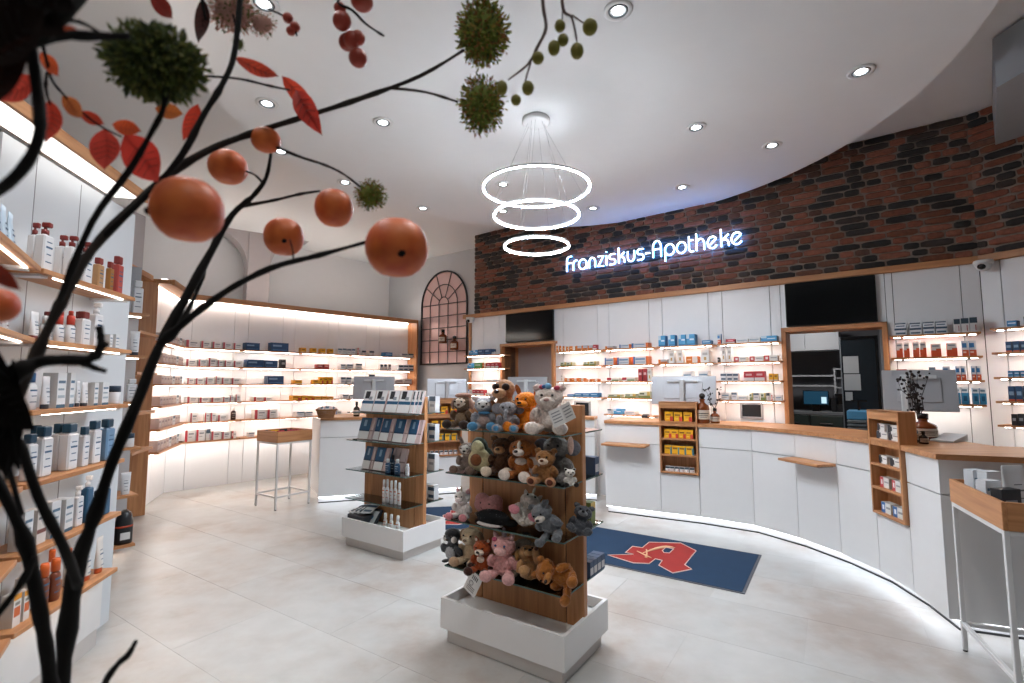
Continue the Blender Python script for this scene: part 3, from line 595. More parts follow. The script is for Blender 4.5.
# the second tier of the banded cartons on that top shelf
for i, (x0, x1, yt) in enumerate([(100, 178, 92), (202, 280, 90), (292, 372, 84), (378, 456, 80)]):
    a = WB.hit(880 + x0 / 6.83, 326, -0.175)[0]; c = WB.hit(880 + x1 / 6.83, 326, -0.175)[0]
    h1 = min(max(WB.hit(880 + (x0 + x1) / 13.66, 310 + (yt + 26) / 6.83, -0.175)[1] - SZ[0], 0.018), 0.24)
    carton(WB.M((a + c) / 2, -0.115, SZ[0] + h1 + 0.001), 'st', c - a - 0.006, 0.1, 0.045, f"white carton with navy band stacked on another, {ORD[i+1]} from the opening", GB)
shelf_goods('by arched mirror', {0: Q0([(50, 74, 288, 'lb'), (76, 100, 285, 'lb'), (102, 139, 281, 'nb'), (141, 178, 279, 'nb'), (180, 195, 294, 'wt')]), 1: Q0([(42, 65, 360, 'lb'), (80, 123, 358, 'gn'), (126, 146, 358, 'or'), (148, 172, 357, 'rw'), (174, 196, 356, 'rw'), (198, 219, 355, 'rw')]),
    2: Q0([(45, 84, 458, 'or'), (86, 125, 459, 'wh'), (150, 182, 456, 'wt'), (184, 215, 455, 'wt')]), 3: Q0([(45, 66, 510, 'bp'), (70, 91, 510, 'rw'), (92, 113, 511, 'rw'), (114, 135, 512, 'rw'), (142, 160, 530, 'wh'), (162, 178, 531, 'wh')])}, anchor='the mirror')
ZC = [1.978, 1.767, 1.555, 1.35, 1.149]
shelf_goods('past the camera', {0: Q5([(862, 935, 73, 'bl'), (977, 1030, 44, 'nv')]), 1: Q5([(853, 897, 216, 'nv'), (902, 950, 213, 'nv'), (955, 1002, 211, 'nv')]), 2: Q5([(870, 908, 416, 'bl'), (912, 952, 415, 'bl'), (956, 1000, 414, 'bl')]),
    3: Q5([(870, 918, 521, 'nv'), (922, 970, 520, 'nv'), (975, 1020, 519, 'nv')]), 4: Q5([(893, 935, 712, 'dk'), (938, 985, 710, 'dk')])}, zs=ZC, W_=WC, anchor='the camera')
# service hatches set in the counter wall
def hatch(x0, x1, y0, y1, lab):
    a, zt_ = WB.hit(x0, y0, -0.01); c, zb_ = WB.hit(x1, y1, -0.01); t = thing('service_hatch', lab, 'hatch', M=WB.M(a, 0, zb_)); w_, h_ = c - a, zt_ - zb_
    b = MB()
    for q_ in ((0, -0.02, 0, 0.02, -0.0005, h_), (w_ - 0.02, -0.02, 0, w_, -0.0005, h_), (0.02, -0.02, 0, w_ - 0.02, -0.0005, 0.02), (0.02, -0.02, h_ - 0.02, w_ - 0.02, -0.0005, h_)): b.box(*q_)
    b.build('hatch_frame', GREY, t); b = MB(); b.box(0.02, -0.006, 0.02, w_ - 0.02, -0.0005, h_ - 0.02); b.build('pane', mat('#23272c', 0.1), t)
hatch(740, 763.5, 402.5, 419, 'grey framed hatch in the white wall beside the wide opening'); hatch(574.5, 590.5, 401, 418, 'grey framed hatch behind the white bear with flower crown')

# ------------------------------------------------------------------ long white shelf wall with a lit oak canopy
ZL = [2.01, 1.747, 1.49, 1.23, 0.957, 0.69]
COVE = emi('#fffaf2', COVE_E); UPFILL = emi('#fff6ee', UPFILL_E)
lenL = 4.02; len0 = (Vector((-4.80, 6.95)) - Vector((-4.35, 5.80))).length
def back_wall(W_, ln, cuts, nm, canopy=(0, 0)):
    b = MB(); b.box(0, 0.02, 0, ln, 0.16, 2.72); t = struct(nm, b, mat('#55565a', 0.7), None, W_.M())
    panel_run(t, W_, cuts, 0, 2.70)
    b = MB(); b.box(canopy[0], -0.27, 2.70, ln + canopy[1], 0.16, 2.75, c=0.003); b.build('canopy_board', OAK, t)
    b = MB(); b.box(canopy[0], -0.285, 2.685, ln + canopy[1], -0.255, 2.755, c=0.003); b.build('canopy_edge', OAK, t)
    b = MB(); b.box(canopy[0] + 0.04, -0.06, 2.684, ln + canopy[1] - 0.04, -0.045, 2.699); b.build('light_strip', COVE, t)
    b = MB(); b.box(canopy[0] + 0.04, -0.20, 2.752, ln + canopy[1] - 0.04, -0.14, 2.76); b.build('added_uplight', UPFILL, t)  # added glowing strip on the canopy, brightens the wall and ceiling above
    return t
JL = [WL.hit(x, 330)[0] for x in (192, 234.5, 248.5, 283, 295, 328.4, 338.4, 366.5, 379.7, 408)]
t = back_wall(WL, lenL, [0.0] + [j for j in JL if 0.05 < j < lenL - 0.05] + [lenL], 'wall_shelving', (0.0, 0.0))
b = MB(); b.box(lenL, -0.285, 0, lenL + 0.035, 0.16, 2.755, c=0.003); b.build('end_post', OAKV, t)
back_wall(W0, len0, [0.0, 0.62, len0], 'wall_shelving_bend', (0.0, 0.03))
def long_shelf(i, z):
    t = thing('long_shelf', f'long oak wall shelf on the white wall, {ORD[i + 1]} from the top of six', 'wall shelf', M=WL.M(0, 0, z), group='long oak shelves')
    segs = [(-0.02, 0.86), (0.88, 1.76), (1.78, 2.66), (2.68, 3.98)]
    for a, c in segs:
        b = MB(); b.box(a, -0.22, -0.02, c, -0.001, 0, c=0.002); sh = b.build('shelf', OAK, t)
        b = MB(); b.box(a + 0.03, -0.16, -0.025, c - 0.03, -0.13, -0.02); b.build('light_strip', LED, sh)
        for fx in (0.15, 0.85):
            s_ = a + (c - a) * fx; b = MB(); b.box(s_ - 0.01, -0.15, -0.03, s_ + 0.01, -0.001, -0.02); b.build('bracket', CHROME, sh)
    t = thing('short_shelf', f'short oak shelf on the angled wall beside the wood post, {ORD[i + 1]} from the top', 'wall shelf', M=W0.M(0, 0, z), group='short oak shelves by the wood post')
    b = MB(); b.prism([(0.02, -0.001), (len0, -0.001), (len0 + 0.055, -0.22), (0.02, -0.22)], -0.02, 0); sh = b.build('shelf', OAK, t)
    b = MB(); b.box(0.05, -0.16, -0.025, len0 - 0.02, -0.13, -0.02); b.build('light_strip', LED, sh)
for i, z in enumerate(ZL): long_shelf(i, z)
def Q3(L): return Zx(130, 260, 2.845, L)
GLs = 'cartons on the long white wall'
LG = [
 [(160, 200, 228, 'wr'), (203, 232, 231, 'wr'), (235, 262, 233, 'wr'), (265, 292, 235, 'wr'), (295, 320, 237, 'wr'), (330, 370, 236, 'nb'), (403, 452, 236, 'nb'), (487, 502, 250, 'ye'), (517, 531, 251, 'ye'), (543, 557, 252, 'ye'), (566, 579, 253, 'ye'),
  (592, 604, 252, 'wt'), (605, 617, 252, 'wt'), (618, 630, 253, 'wt'), (631, 641, 253, 'wt'), (647, 656, 250, 'rp'), (660, 672, 258, 'dt'), (681, 695, 259, 'dt'), (726, 747, 263, 'bl'), (774, 790, 267, 'wt'), (792, 810, 267, 'dt')],
 [(160, 192, 282, 'wr'), (195, 221, 283, 'wr'), (224, 248, 279, 'wr'), (250, 267, 285, 'wr'), (269, 292, 286, 'wr'), (295, 320, 287, 'wr'), (333, 381, 284, 'nb'), (384, 421, 286, 'nb'), (429, 444, 283, 'dk'), (533, 549, 297, 'rd'), (552, 567, 297, 'rd'), (600, 613, 297, 'wt'), (618, 634, 297, 'wt'), (643, 661, 295, 'wt'),
  (712, 720, 297, 'dt'), (723, 731, 297, 'dt'), (735, 743, 297, 'dt'), (765, 778, 298, 'st'), (779, 792, 298, 'st'), (793, 808, 298, 'st')],
 [(163, 184, 336, 'wr'), (187, 212, 336, 'wr'), (215, 241, 334, 'wr'), (244, 258, 331, 'wr'), (261, 286, 335, 'wr'), (289, 316, 336, 'wr'), (392, 438, 330, 'nb'), (468, 490, 342, 'ye'), (522, 538, 341, 'ye'), (540, 550, 333, 'yr'), (552, 564, 333, 'yr'), (566, 578, 333, 'yr'), (600, 614, 334, 'wt'), (616, 630, 334, 'wt'), (640, 660, 336, 'wt'), (662, 678, 334, 'wt'), (680, 697, 326, 'dt'),
  (730, 752, 342, 'pk'), (755, 777, 340, 'pk'), (780, 802, 338, 'pk')],
 [(163, 195, 389, 'wr'), (198, 228, 391, 'wr'), (231, 262, 391, 'wr'), (265, 283, 389, 'wr'), (285, 298, 386, 'wr'), (301, 315, 383, 'wr'), (352, 379, 390, 'wr2'), (381, 406, 391, 'wr2'), (463, 487, 386, 'yr'), (489, 505, 386, 'yr'), (507, 523, 387, 'yr'), (525, 544, 388, 'ye'), (547, 562, 388, 'ye'), (564, 579, 389, 'ye'), (605, 622, 383, 'wt'), (626, 640, 384, 'wt'), (643, 660, 384, 'wt')],
 [(172, 195, 435, 'wr'), (213, 228, 435, 'wr2'), (230, 246, 435, 'wr2'), (250, 279, 441, 'wr'), (355, 389, 426, 'wr2'), (391, 419, 425, 'wr2'), (475, 497, 432, 'wt'), (499, 520, 432, 'wt'), (550, 572, 430, 'wt'), (580, 602, 428, 'bp')],
 [(157, 187, 484, 'wr2'), (189, 215, 482, 'wr2'), (217, 230, 481, 'dt'), (232, 260, 487, 'wr'), (262, 287, 488, 'wr'), (289, 303, 487, 'rp'), (338, 355, 491, 'wt')]]
for i, L in enumerate(LG): stock(WL, ZL[i], -0.19, 0.14, Q3(L), 'of long white wall', 'the wood post', ['top', 'second', 'third', 'fourth', 'fifth', 'lowest'][i], GLs)
for i, z in enumerate(ZL):
    n = 8
    for k in range(n):
        s = 0.16 + k * 0.125; h = (0.105, 0.12, 0.11, 0.115, 0.125, 0.13)[i] * (1 - 0.03 * (k % 3))
        st = 'pk' if k < 4 else ('wt' if (k + i) % 3 == 0 else 'pk')
        carton(W0.M(s, -0.13, z + 0.0005), st, 0.10, 0.1, h, f"{DESC[st]}, {ORD[k + 1]} from the wood post, short shelf {ORD[i + 1]} from the top", 'cartons on the short shelves')

# ------------------------------------------------------------------ bottles, tubes and jars
def bottle(M_, label, group, w_, h, kind='pump', body='#e2e4e6', cap='#8d2a25', lab=None, labc='#3b5f80', d=None, cat='bottle', name='bottle'):
    """kind: pump, flip, round, tube, jar, spray, tottle"""
    d = d or w_ * 0.62; t = thing(name, label, cat, M=M_, group=group); n = 14; r = w_ / 2; sy = d / w_; MBd, MCp = mat(body, 0.35), mat(cap, 0.35)
    if kind == 'tube':
        b = MB(); N_ = 14; vs = []; L_ = 7
        for i in range(L_):
            f = i / (L_ - 1); z = h * (0.14 + 0.86 * f); rx = r * (0.86 + 0.14 * f); ry = max(d / 2 * (1 - f ** 1.3), 0.0025)
            vs += [(rx * cos(2 * pi * j / N_), ry * sin(2 * pi * j / N_), z) for j in range(N_)]
        b.add(vs, [(i * N_ + j, i * N_ + (j + 1) % N_, (i + 1) * N_ + (j + 1) % N_, (i + 1) * N_ + j) for i in range(L_ - 1) for j in range(N_)], 0, True)
        b.f.append([(L_ - 1) * N_ + j for j in range(N_)]); b.m.append(0); b.sm.append(False); b.build('body', MBd, t)
        b = MB(); b.lathe([(r * .8, 0), (r * .84, h * .02), (r * .84, h * .13), (r * .8, h * .145)], n, sy=sy); b.build('cap', MCp, t); zt_ = h
    elif kind == 'jar':
        b = MB(); b.lathe([(r * .95, 0), (r, h * .06), (r, h * .62), (r * .95, h * .66)], 18); b.build('body', MBd, t)
        b = MB(); b.lathe([(r * 1.02, h * .66), (r * 1.02, h * .97), (r * .97, h)], 18); b.build('lid', MCp, t)
    else:
        bh = h * {'pump': .76, 'flip': .80, 'round': .74, 'spray': .70, 'tottle': .68}[kind]; sq = kind in ('pump', 'flip')
        b = MB()
        if sq:
            b.box(-r, -d / 2, 0, r, d / 2, bh * .97, c=min(r, d / 2) * .3); b.lathe([(r * .62, bh * .965), (r * .36, bh)], n, sy=.8)
        else: b.lathe([(r * .9, 0), (r, h * .02), (r, bh * .8), (r * .86, bh * .9), (r * .42, bh)], n, sy=sy)
        b.build('body', MBd, t)
        b = MB()
        if kind == 'pump':
            b.lathe([(r * .5, bh), (r * .5, bh + h * .09), (r * .22, bh + h * .1), (r * .22, bh + h * .14)], n, sy=.8); b.box(-r * .36, -r * .72, bh + h * .14, r * .36, r * .34, h, c=r * .12)
        elif kind == 'flip': b.box(-r * .72, -d * .4, bh, r * .72, d * .4, h, c=r * .12)
        elif kind == 'spray': b.lathe([(r * .6, bh), (r * .62, h * .92), (r * .5, h)], n)
        elif kind == 'tottle': b.lathe([(r * .8, bh), (r * .8, h * .95), (r * .7, h)], n, sy=sy)
        else: b.lathe([(r * .5, bh), (r * .52, h * .97), (r * .46, h)], n)
        b.build('cap', MCp, t)
    if lab is not False:
        b = MB(); y = -d / 2 - 0.0008
        for zz, hw, th in ((.62, .5, .03), (.5, .62, .055), (.36, .42, .03), (.2, .6, .03)):
            if kind in ('pump', 'flip'): b.box(-r * hw, y, h * zz * .95, r * hw, y + 0.001, h * (zz * .95 + th * .7))
            elif kind == 'tube':
                f = (zz - .14) / .86; yy = -max(d / 2 * (1 - max(f, 0) ** 1.3), .0025) - 0.0012; b.box(-r * hw * .7, yy, h * zz, r * hw * .7, yy + 0.001, h * (zz + th * .6))
            elif zz < .55:
                # curved print band
                k = 6; a0 = radians(50) * hw * 1.4; vs = []
                for q in (0, th * .8):
                    vs += [(1.012 * r * sin(-a0 + 2 * a0 * j / k), -1.012 * r * sy * cos(-a0 + 2 * a0 * j / k), h * (zz + q) * (0.8 if kind == 'jar' else 1)) for j in range(k + 1)]
                b.add(vs, [(j, j + 1, k + 2 + j, k + 1 + j) for j in range(k)])
        b.build('print', mat(lab or labc, 0.5), t)
    return t

# cosmetics units along the near wall
STRIP = emi('#fff3e6', UNIT_E)
def unit(W_, ln, nm, label, zs, x0=0.0, bp=0.0, base=True, ztop=2.70, canopy=True):
    t = thing(nm, label, 'shelving unit', M=W_.M(0, 0, 0))
    b = MB(); b.box(x0, 0.20, 0.0, ln + bp, 0.235, ztop - 0.06); b.build('back_panel', mat('#cfd5da', 0.45, var=.01), t)
    for sx in (0.28, 0.72):
        b = MB(); b.box(x0 + (ln - x0) * sx - 0.002, 0.1985, 0.4, x0 + (ln - x0) * sx + 0.002, 0.2005, ztop - 0.08); b.build('panel_joint', GREY, t)
    if base:
        b = MB(); b.box(x0 + 0.02, 0.09, 0.10, ln + .04, 0.195, zs[-1] - .035, c=0.002); b.build('base_cabinet', WHITE, t)
        b = MB(); b.box(x0 + 0.02, 0.10, 0.0, ln + 0.03, 0.195, 0.099); b.build('plinth', mat('#c9c5c2', 0.5), t)
    for z in zs:
        b = MB(); b.box(x0, 0.0, z - 0.022, ln, 0.199, z, c=0.002); sh = b.build('shelf', OAK, t)
        b = MB(); b.box(x0 + 0.12, 0.03, z - 0.027, ln - 0.07, 0.037, z - 0.022); b.build('light_strip', STRIP, sh)
        for fx in (0.06, 0.94):
            s_ = x0 + (ln - x0) * fx; b = MB(); b.box(s_ - 0.03, 0.03, z - 0.034, s_ + 0.03, 0.199, z - 0.022); b.build('bracket', STEELW, sh)
    if not canopy: return t
    c0, c1 = x0 - 0.32, ln + 0.08
    b = MB(); b.box(c0, 0.0, ztop - 0.06, c1, 0.02, ztop, c=.002); b.build('fascia', OAK, t)
    b = MB(); b.box(c0, 0.0205, ztop - 0.02, c1, 0.235, ztop); b.build('canopy', OAK, t)
    b = MB(); b.box(c0, 0.0205, ztop - 0.034, c1, 0.199, ztop - .0205); b.build('cove_board', LACQ, t)
    b = MB(); b.box(c0 + 0.03, 0.022, ztop - 0.044, c1 - 0.02, 0.19, ztop - 0.0345); b.build('light_panel', emi('#fffaf4', 1.35), t)
    b = MB(); b.box(c0 + 0.03, 0.06, ztop + .002, c1 - 0.02, 0.12, ztop + .01); b.build('added_uplight', UPFILL, t)  # added glowing strip here too, lifts the upper walls and ceiling
    return t
ZU = [2.02, 1.70, 1.38, 1.06, 0.755, 0.438]
unit(U2, 0.79, 'cosmetics_shelving', 'lit white shelving with oak shelves of red- and blue-capped bottles', ZU, bp=0.36)
unit(U1, 1.19, 'cosmetics_shelving', 'lit white shelving closest to the big dark leaf, oak shelves of tubes', ZU, canopy=False, ztop=2.3)
GU = 'cosmetics on the near shelving'
def on_unit(W_, z, items, rank, where='of cosmetics unit', yf=0.045):
    for i, it in enumerate(items):
        xa, xb, yt, kind, body, cap, desc = it[:7]; back = it[7] if len(it) > 7 else 0
        y = yf + back; xm_, zt_ = W_.hit((xa + xb) / 2, yt, y); pm_ = W_.pt(xm_, y); vd = Vector((pm_.x, pm_.y)).normalized(); w_ = (xb - xa) * pm_.y / F_PX / (abs(vd.dot(W_.n)) + .62 * abs(vd.dot(W_.d))) * 1.03; a = c = xm_; h = min(max(zt_ - z, 0.03), 0.30)
        lab = f"{desc}, {ORD[i + 1]} on {rank} shelf {where}"
        if kind == 'box': carton(W_.M((a + c) / 2, y + min(w_, .08) / 2, z + 0.0005), body, w_, min(max(w_, .03), .07), h, lab, GU)
        else: bottle(W_.M((a + c) / 2, y + w_ * .31, z + 0.0005), lab, GU, w_, h, kind, body, cap)
def B4(L): return [(a / 5.693, b / 5.693, 180 + t / 5.693) + tuple(r) for a, b, t, *r in L]
def B6(L): return [(a / 5.693, b / 5.693, 260 + t / 5.693) + tuple(r) for a, b, t, *r in L]
def B3(L): return [(a / 5.693, b / 5.693, 330 + t / 5.693) + tuple(r) for a, b, t, *r in L]
def B2(L): return [(a / 5.693, b / 5.693, 420 + t / 5.693) + tuple(r) for a, b, t, *r in L]
def B1(L): return [(a / 3.733, b / 3.733, 500 + t / 3.733) + tuple(r) for a, b, t, *r in L]
RC, BC, WB_ = '#7d2a26', '#1f4258', '#dfe2e6'
on_unit(U2, 2.02, B4([(250, 335, 246, 'pump', WB_, RC, 'white pump bottle with red head'), (195, 255, 246, 'pump', WB_, RC, 'white pump bottle with red head', .07), (350, 415, 318, 'pump', WB_, RC, 'white pump bottle with dark red head', .05), (405, 476, 322, 'pump', WB_, RC, 'stocky white pump bottle with red head'),
    (484, 552, 356, 'pump', WB_, RC, 'white pump bottle with red head'), (558, 612, 446, 'flip', '#b08a62', RC, 'amber oil bottle with red cap'), (625, 664, 468, 'flip', '#9c6c36', RC, 'golden oil bottle with red cap'), (668, 724, 438, 'flip', '#a8453f', RC, 'pink-red oil bottle with red cap')]), 'top')
on_unit(U2, 1.70, B6([(190, 256, 296, 'tube', WB_, RC, 'white tube with red foot cap'), (258, 326, 320, 'tottle', WB_, '#e2e4e6', 'white roll-on bottle'), (265, 330, 296, 'round', WB_, RC, 'white bottle with red cap', .06), (332, 394, 318, 'tottle', WB_, '#c8402e', 'white bottle with bright red cap'), (340, 395, 296, 'round', WB_, '#c8402e', 'white bottle with red cap behind', .06), (397, 460, 318, 'tottle', WB_, '#c8402e', 'white bottle with bright red cap'),
    (400, 445, 292, 'round', WB_, '#c8402e', 'white bottle with red cap behind', .06), (450, 500, 296, 'flip', WB_, RC, 'white bottle with dark red cap', .06), (468, 540, 296, 'flip', WB_, RC, 'white bottle with dark red cap'), (543, 613, 248, 'pump', WB_, '#e6e8ea', 'white pump bottle with white head'), (622, 650, 425, 'box', 'cos', '', 'small pale carton'), (655, 690, 425, 'box', 'cos', '', 'small pale carton')]), 'second')
on_unit(U2, 1.38, B3([(168, 250, 244, 'round', WB_, '#2d5f8f', 'white bottle with blue cap'), (257, 320, 264, 'tube', WB_, '#2b3340', 'white tube with dark foot cap'), (322, 396, 245, 'box', 'cos', '', 'tall pale cosmetics carton'), (400, 440, 245, 'box', 'cos', '', 'slim pale cosmetics carton'), (443, 475, 290, 'tube', WB_, '#2b3340', 'small white tube with dark cap'), (478, 530, 298, 'tube', WB_, '#2b3340', 'white tube with dark foot cap'),
    (535, 572, 300, 'box', 'cos', '', 'pale cosmetics carton'), (577, 636, 298, 'box', 'cos', '', 'wide pale cosmetics carton'), (642, 704, 318, 'jar', WB_, '#22394f', 'white jar with navy lid')]), 'third')
on_unit(U2, 1.06, B2([(165, 240, 80, 'flip', WB_, BC, 'white bottle with dark teal cap'), (200, 262, 30, 'flip', WB_, BC, 'white bottle with dark teal cap behind', .07), (243, 330, 36, 'flip', WB_, BC, 'large white bottle with dark teal cap'), (330, 392, 20, 'flip', WB_, BC, 'tall white bottle with dark teal cap', .05), (388, 476, 18, 'flip', WB_, BC, 'white bottle with dark teal cap'), (478, 530, 38, 'flip', WB_, BC, 'slim white bottle with dark teal cap'),
    (534, 602, 4, 'flip', WB_, BC, 'white bottle with dark teal cap'), (605, 678, -6, 'flip', '#6f93b5', BC, 'blue-grey bottle with dark cap')]), 'fourth')
on_unit(U2, 0.755, B2([(135, 205, 520, 'box', 'cos', '', 'pale cosmetics carton'), (210, 284, 505, 'box', 'cbr', '', 'pale brown-banded carton'), (288, 364, 460, 'box', 'cos', '', 'tall pale cosmetics carton'), (368, 436, 446, 'box', 'cos', '', 'tall pale cosmetics carton'), (440, 496, 375, 'pump', WB_, '#e4e6e8', 'white pump bottle'), (497, 553, 316, 'pump', '#2a5a7c', '#e4e6e8', 'blue pump bottle with white head'), (552, 596, 400, 'flip', '#28557a', '#1f4763', 'blue square bottle'), (597, 648, 350, 'flip', '#2a5a7c', '#214d6c', 'tall blue square bottle')]), 'fifth')
on_unit(U2, 0.438, B1([(50, 88, 350, 'box', 'cor', '', 'orange-topped sunscreen carton'), (90, 120, 336, 'box', 'cor', '', 'orange-topped sunscreen carton'), (100, 140, 285, 'box', 'cor', '', 'orange-topped sunscreen carton', .06), (163, 208, 236, 'spray', '#74391f', '#d9682a', 'brown sun oil bottle with orange cap'), (205, 250, 216, 'spray', '#74391f', '#d9682a', 'brown sun oil bottle with orange cap'), (192, 228, 184, 'round', '#dcd9d4', '#d9682a', 'pale sunscreen bottle with orange cap', .06), (255, 290, 180, 'round', '#dcd9d4', '#d9682a', 'pale sunscreen bottle with orange cap', .06),
    (320, 365, 162, 'tube', '#dedcd8', '#c25a2c', 'white and orange sunscreen tube'), (370, 408, 136, 'tube', '#dedcd8', '#c25a2c', 'white and orange sunscreen tube')]), 'lowest')
WN = 'beside the big leaf'
for i, (z, k0) in enumerate(zip(ZU, range(6))):
    L = []
    for k in range(7):
        s = 0.42 + k * 0.107; lab = f"{{}}, {ORD[k + 1]} on {['top','second','third','fourth','fifth','lowest'][i]} shelf {WN}"
        if i == 0: bottle(U1.M(s, 0.085, z + .0005), lab.format('pale blue tube with white cap'), GU, 0.07, 0.19, 'tube', '#b9cfe0', '#dfe3e6', cat='tube', name='cream_tube')
        elif i == 1: bottle(U1.M(s, 0.085, z + .0005), lab.format('white tube standing on its cap'), GU, 0.068, 0.18, 'tube', '#dcdddf', '#cfd2d5', labc='#8a6a6a', cat='tube', name='cream_tube')
        elif i in (2, 3): bottle(U1.M(s, 0.085, z + .0005), lab.format('white bottle with blue cap'), GU, 0.07, 0.19 - 0.01 * (k % 2), 'flip', WB_, BC)
        else: carton(U1.M(s, 0.085, z + .0005), ['cbr', 'cor'][i - 4], 0.07, 0.06, 0.17 - .01 * (k % 2), lab.format(DESC[['cbr', 'cor'][i - 4]]), GU)
# end bay between the unit and the wood post
t = thing('end_shelf_bay', 'oak shelves with white tubes facing the room beside the wood post', 'shelving unit', M=U3.M(0, 0, 0))
b = MB(); b.box(-0.05, 0.30, 0, 0.50, 0.33, 2.60); b.build('back_panel', mat('#a3a6ab', 0.6), t)
Z3 = [2.13, 1.75, 1.34, 0.94, 0.53, 0.11]
for z in Z3:
    b = MB(); b.box(-0.05, 0, z - 0.022, 0.50, 0.299, z, c=0.002); sh = b.build('shelf', OAK, t)
    b = MB(); b.box(0.02, 0.12, z - 0.03, 0.47, 0.135, z - 0.022); b.build('light_strip', STRIP, sh)
GE = 'goods on the end bay'
for i, (z, h, ds) in enumerate(((2.13, .3, 'white bottle'), (1.75, .22, 'white tube'), (1.34, .2, 'white bottle'), (0.94, .12, 'white jar'), (0.53, .19, 'white tube'))):
    for k in range(4):
        kd = ['flip', 'tube', 'flip', 'jar', 'tube'][i]
        bottle(U3.M(0.42 - k * 0.1, 0.07, z + .0005), f"{ds} on the end bay by the wood post, {ORD[k + 1]} from the tip, shelf {['one','two','three','four','five'][i]}", GE, 0.085 if kd == 'jar' else 0.075, h, kd, WB_, ['#dfe2e5', '#2b3340', '#dcdfe2', '#22394f', '#e0e2e4'][i], labc='#5d6b78')
for k in range(3):
    b = MB(); N_ = 10; prof = [(0.064, 0), (0.067, .02), (.067, .18), (.05, .26), (.014, .29)]; b.lathe(prof, 12, sy=.7); o = thing('foil_bag', f"black gusseted bag with orange stripe, {ORD[k + 1]} from the tip, bottom shelf of the end bay", 'bag', M=U3.M(0.43 - k * .14, 0.075, 0.1105), group='black bags')
    b.build('pouch', mat('#1c1d20', 0.35), o)
    b = MB(); b.lathe([(.068, .14), (.0682, .155)], 12, sy=.72); b.build('stripe', mat('#b6482a', .5), o)
    b = MB(); b.box(-.035, -.0495, .04, .035, -.048, .10); b.build('print', mat('#d8d8d8', .5), o)
# wood post / cabinet cheek with the canopy rail reaching to the unit
pp = Wall((-4.33, 5.66), (0.13, 0.14))
b = MB(); b.box(-0.05, 0, 0, 0.19, 0.12, 2.69, c=0.003); struct('trim_5', b, OAKV, None, pp.M())
ra = Wall((-3.86, 4.75), (-0.34, 1.0)); b = MB(); b.box(-0.5, 0, 2.69, 0.97, 0.12, 2.75, c=0.003); struct('trim_4', b, OAK, None, ra.M())
b = MB(); b.box(-0.5, 0.13, 0.0, 0.9, 0.16, 2.69); struct('wall_recess', b, mat('#8a6a50', .6), None, ra.M())
t = thing('recess_shelving', 'darker oak shelves set back beside the wood post', 'shelving unit', M=ra.M())
for z in (2.05, 1.62, 1.2, 0.8): b = MB(); b.box(0.3, -0.12, z - .03, 0.88, 0.129, z, c=.002); b.build('shelf', OAK, t)

# ------------------------------------------------------------------ service counters
KICK = emi('#f4f8ff', KICK_E)
ZT, ZB = 1.035, 0.09
def inset(P, d, closed=False):
    out = []
    for i, p in enumerate(P):
        p = Vector(p); ns = []
        if i > 0: e = (p - Vector(P[i - 1])).normalized(); ns.append(Vector((-e.y, e.x)))
        if i < len(P) - 1: e = (Vector(P[i + 1]) - p).normalized(); ns.append(Vector((-e.y, e.x)))
        n = sum(ns, Vector((0, 0))).normalized(); k = 1 / max(0.4, n.dot(ns[0])); out.append(p + n * d * k)
    return out
def counter(P, depth, lab, grp, gaps=(), overhang=0.02, drawer=0.82):
    """P: front line, room on its -y side (walk so that the customers stand to one's right)"""
    ins = {}
    def piece(i, d0, d1, z0, z1, M_, sl=0.0):
        for d in (d0, d1):
            if d not in ins: ins[d] = inset(P, d)
        iv = M_.inverted(); q = [ins[d0][i], ins[d0][i + 1], ins[d1][i + 1], ins[d1][i]]
        q = [iv @ Vector((p.x, p.y, 0)) for p in q]; b = MB(); b.prism([(q[0].x + sl, q[0].y), (q[1].x - sl, q[1].y), (q[2].x - sl, q[2].y), (q[3].x + sl, q[3].y)], z0, z1); return b
    for i, (a, c) in enumerate(zip(P, P[1:])):
        W_ = Wall(a, Vector(c) - Vector(a)); M_ = W_.M()
        t = thing('counter_cabinet', lab[i], 'counter', M=M_, group=grp); isd = i in gaps
        top = 0.515 if isd else ZT
        piece(i, 0.021, depth * .7, ZB, top - .002, M_, .001).build('carcass', mat('#b9bbbe', .6), t)
        if isd: piece(i, 0.0, 0.02, ZB, 0.515, M_, .003).build('front_panel', LACQ, t)
        else:
            piece(i, 0.0, 0.02, ZB, drawer - 0.004, M_, .002).build('front_panel', LACQ, t)
            piece(i, 0.0, 0.02, drawer + 0.004, ZT, M_, .002).build('drawer_front', LACQ, t)
        piece(i, 0.09, 0.11, 0.0, ZB - .001, M_).build('kickboard', mat('#d9dadb', .4), t)
        piece(i, 0.082, 0.0895, 0.0, 0.012, M_).build('floor_seal', DARK, t)
        piece(i, 0.03, 0.045, ZB - 0.012, ZB - .001, M_).build('light_strip', KICK, t)
def worktop(P, depth, lab, cut=()):
    f = inset(P, -0.025); k = inset(P, depth)
    b = MB(); b.prism([tuple(p) for p in f] + [tuple(p) for p in k[::-1]], ZT + .001, 1.07); o = b.build('worktop', OAK); tag(o, lab, 'worktop')
PM = [(1.09, 5.87), (1.64, 5.56), (2.0, 5.37), (2.42, 5.06), (2.63, 4.66), (2.745, 4.25), (2.785, 3.87), (2.735, 3.49), (2.63, 3.10)]
counter(PM + [(3.75, 2.66)], 0.36, ['white counter front with the narrow oak ledge, at the mat end', 'white counter base below the cubby of yellow packets', 'white counter front beside the yellow cubby', 'white curved counter front before the wide opening, flat part', 'white curved counter front with angled oak ledge',
    'white curved counter front joining the cubby of four black-white packets', 'white counter base below the cubby of striped packets', 'white counter front at the sharp near corner', 'dim end face of the main counter behind the tube table'], 'white counter cabinets of the main counter', gaps=(1, 6))
f = inset(PM, -0.025); k = inset(PM, 0.6)
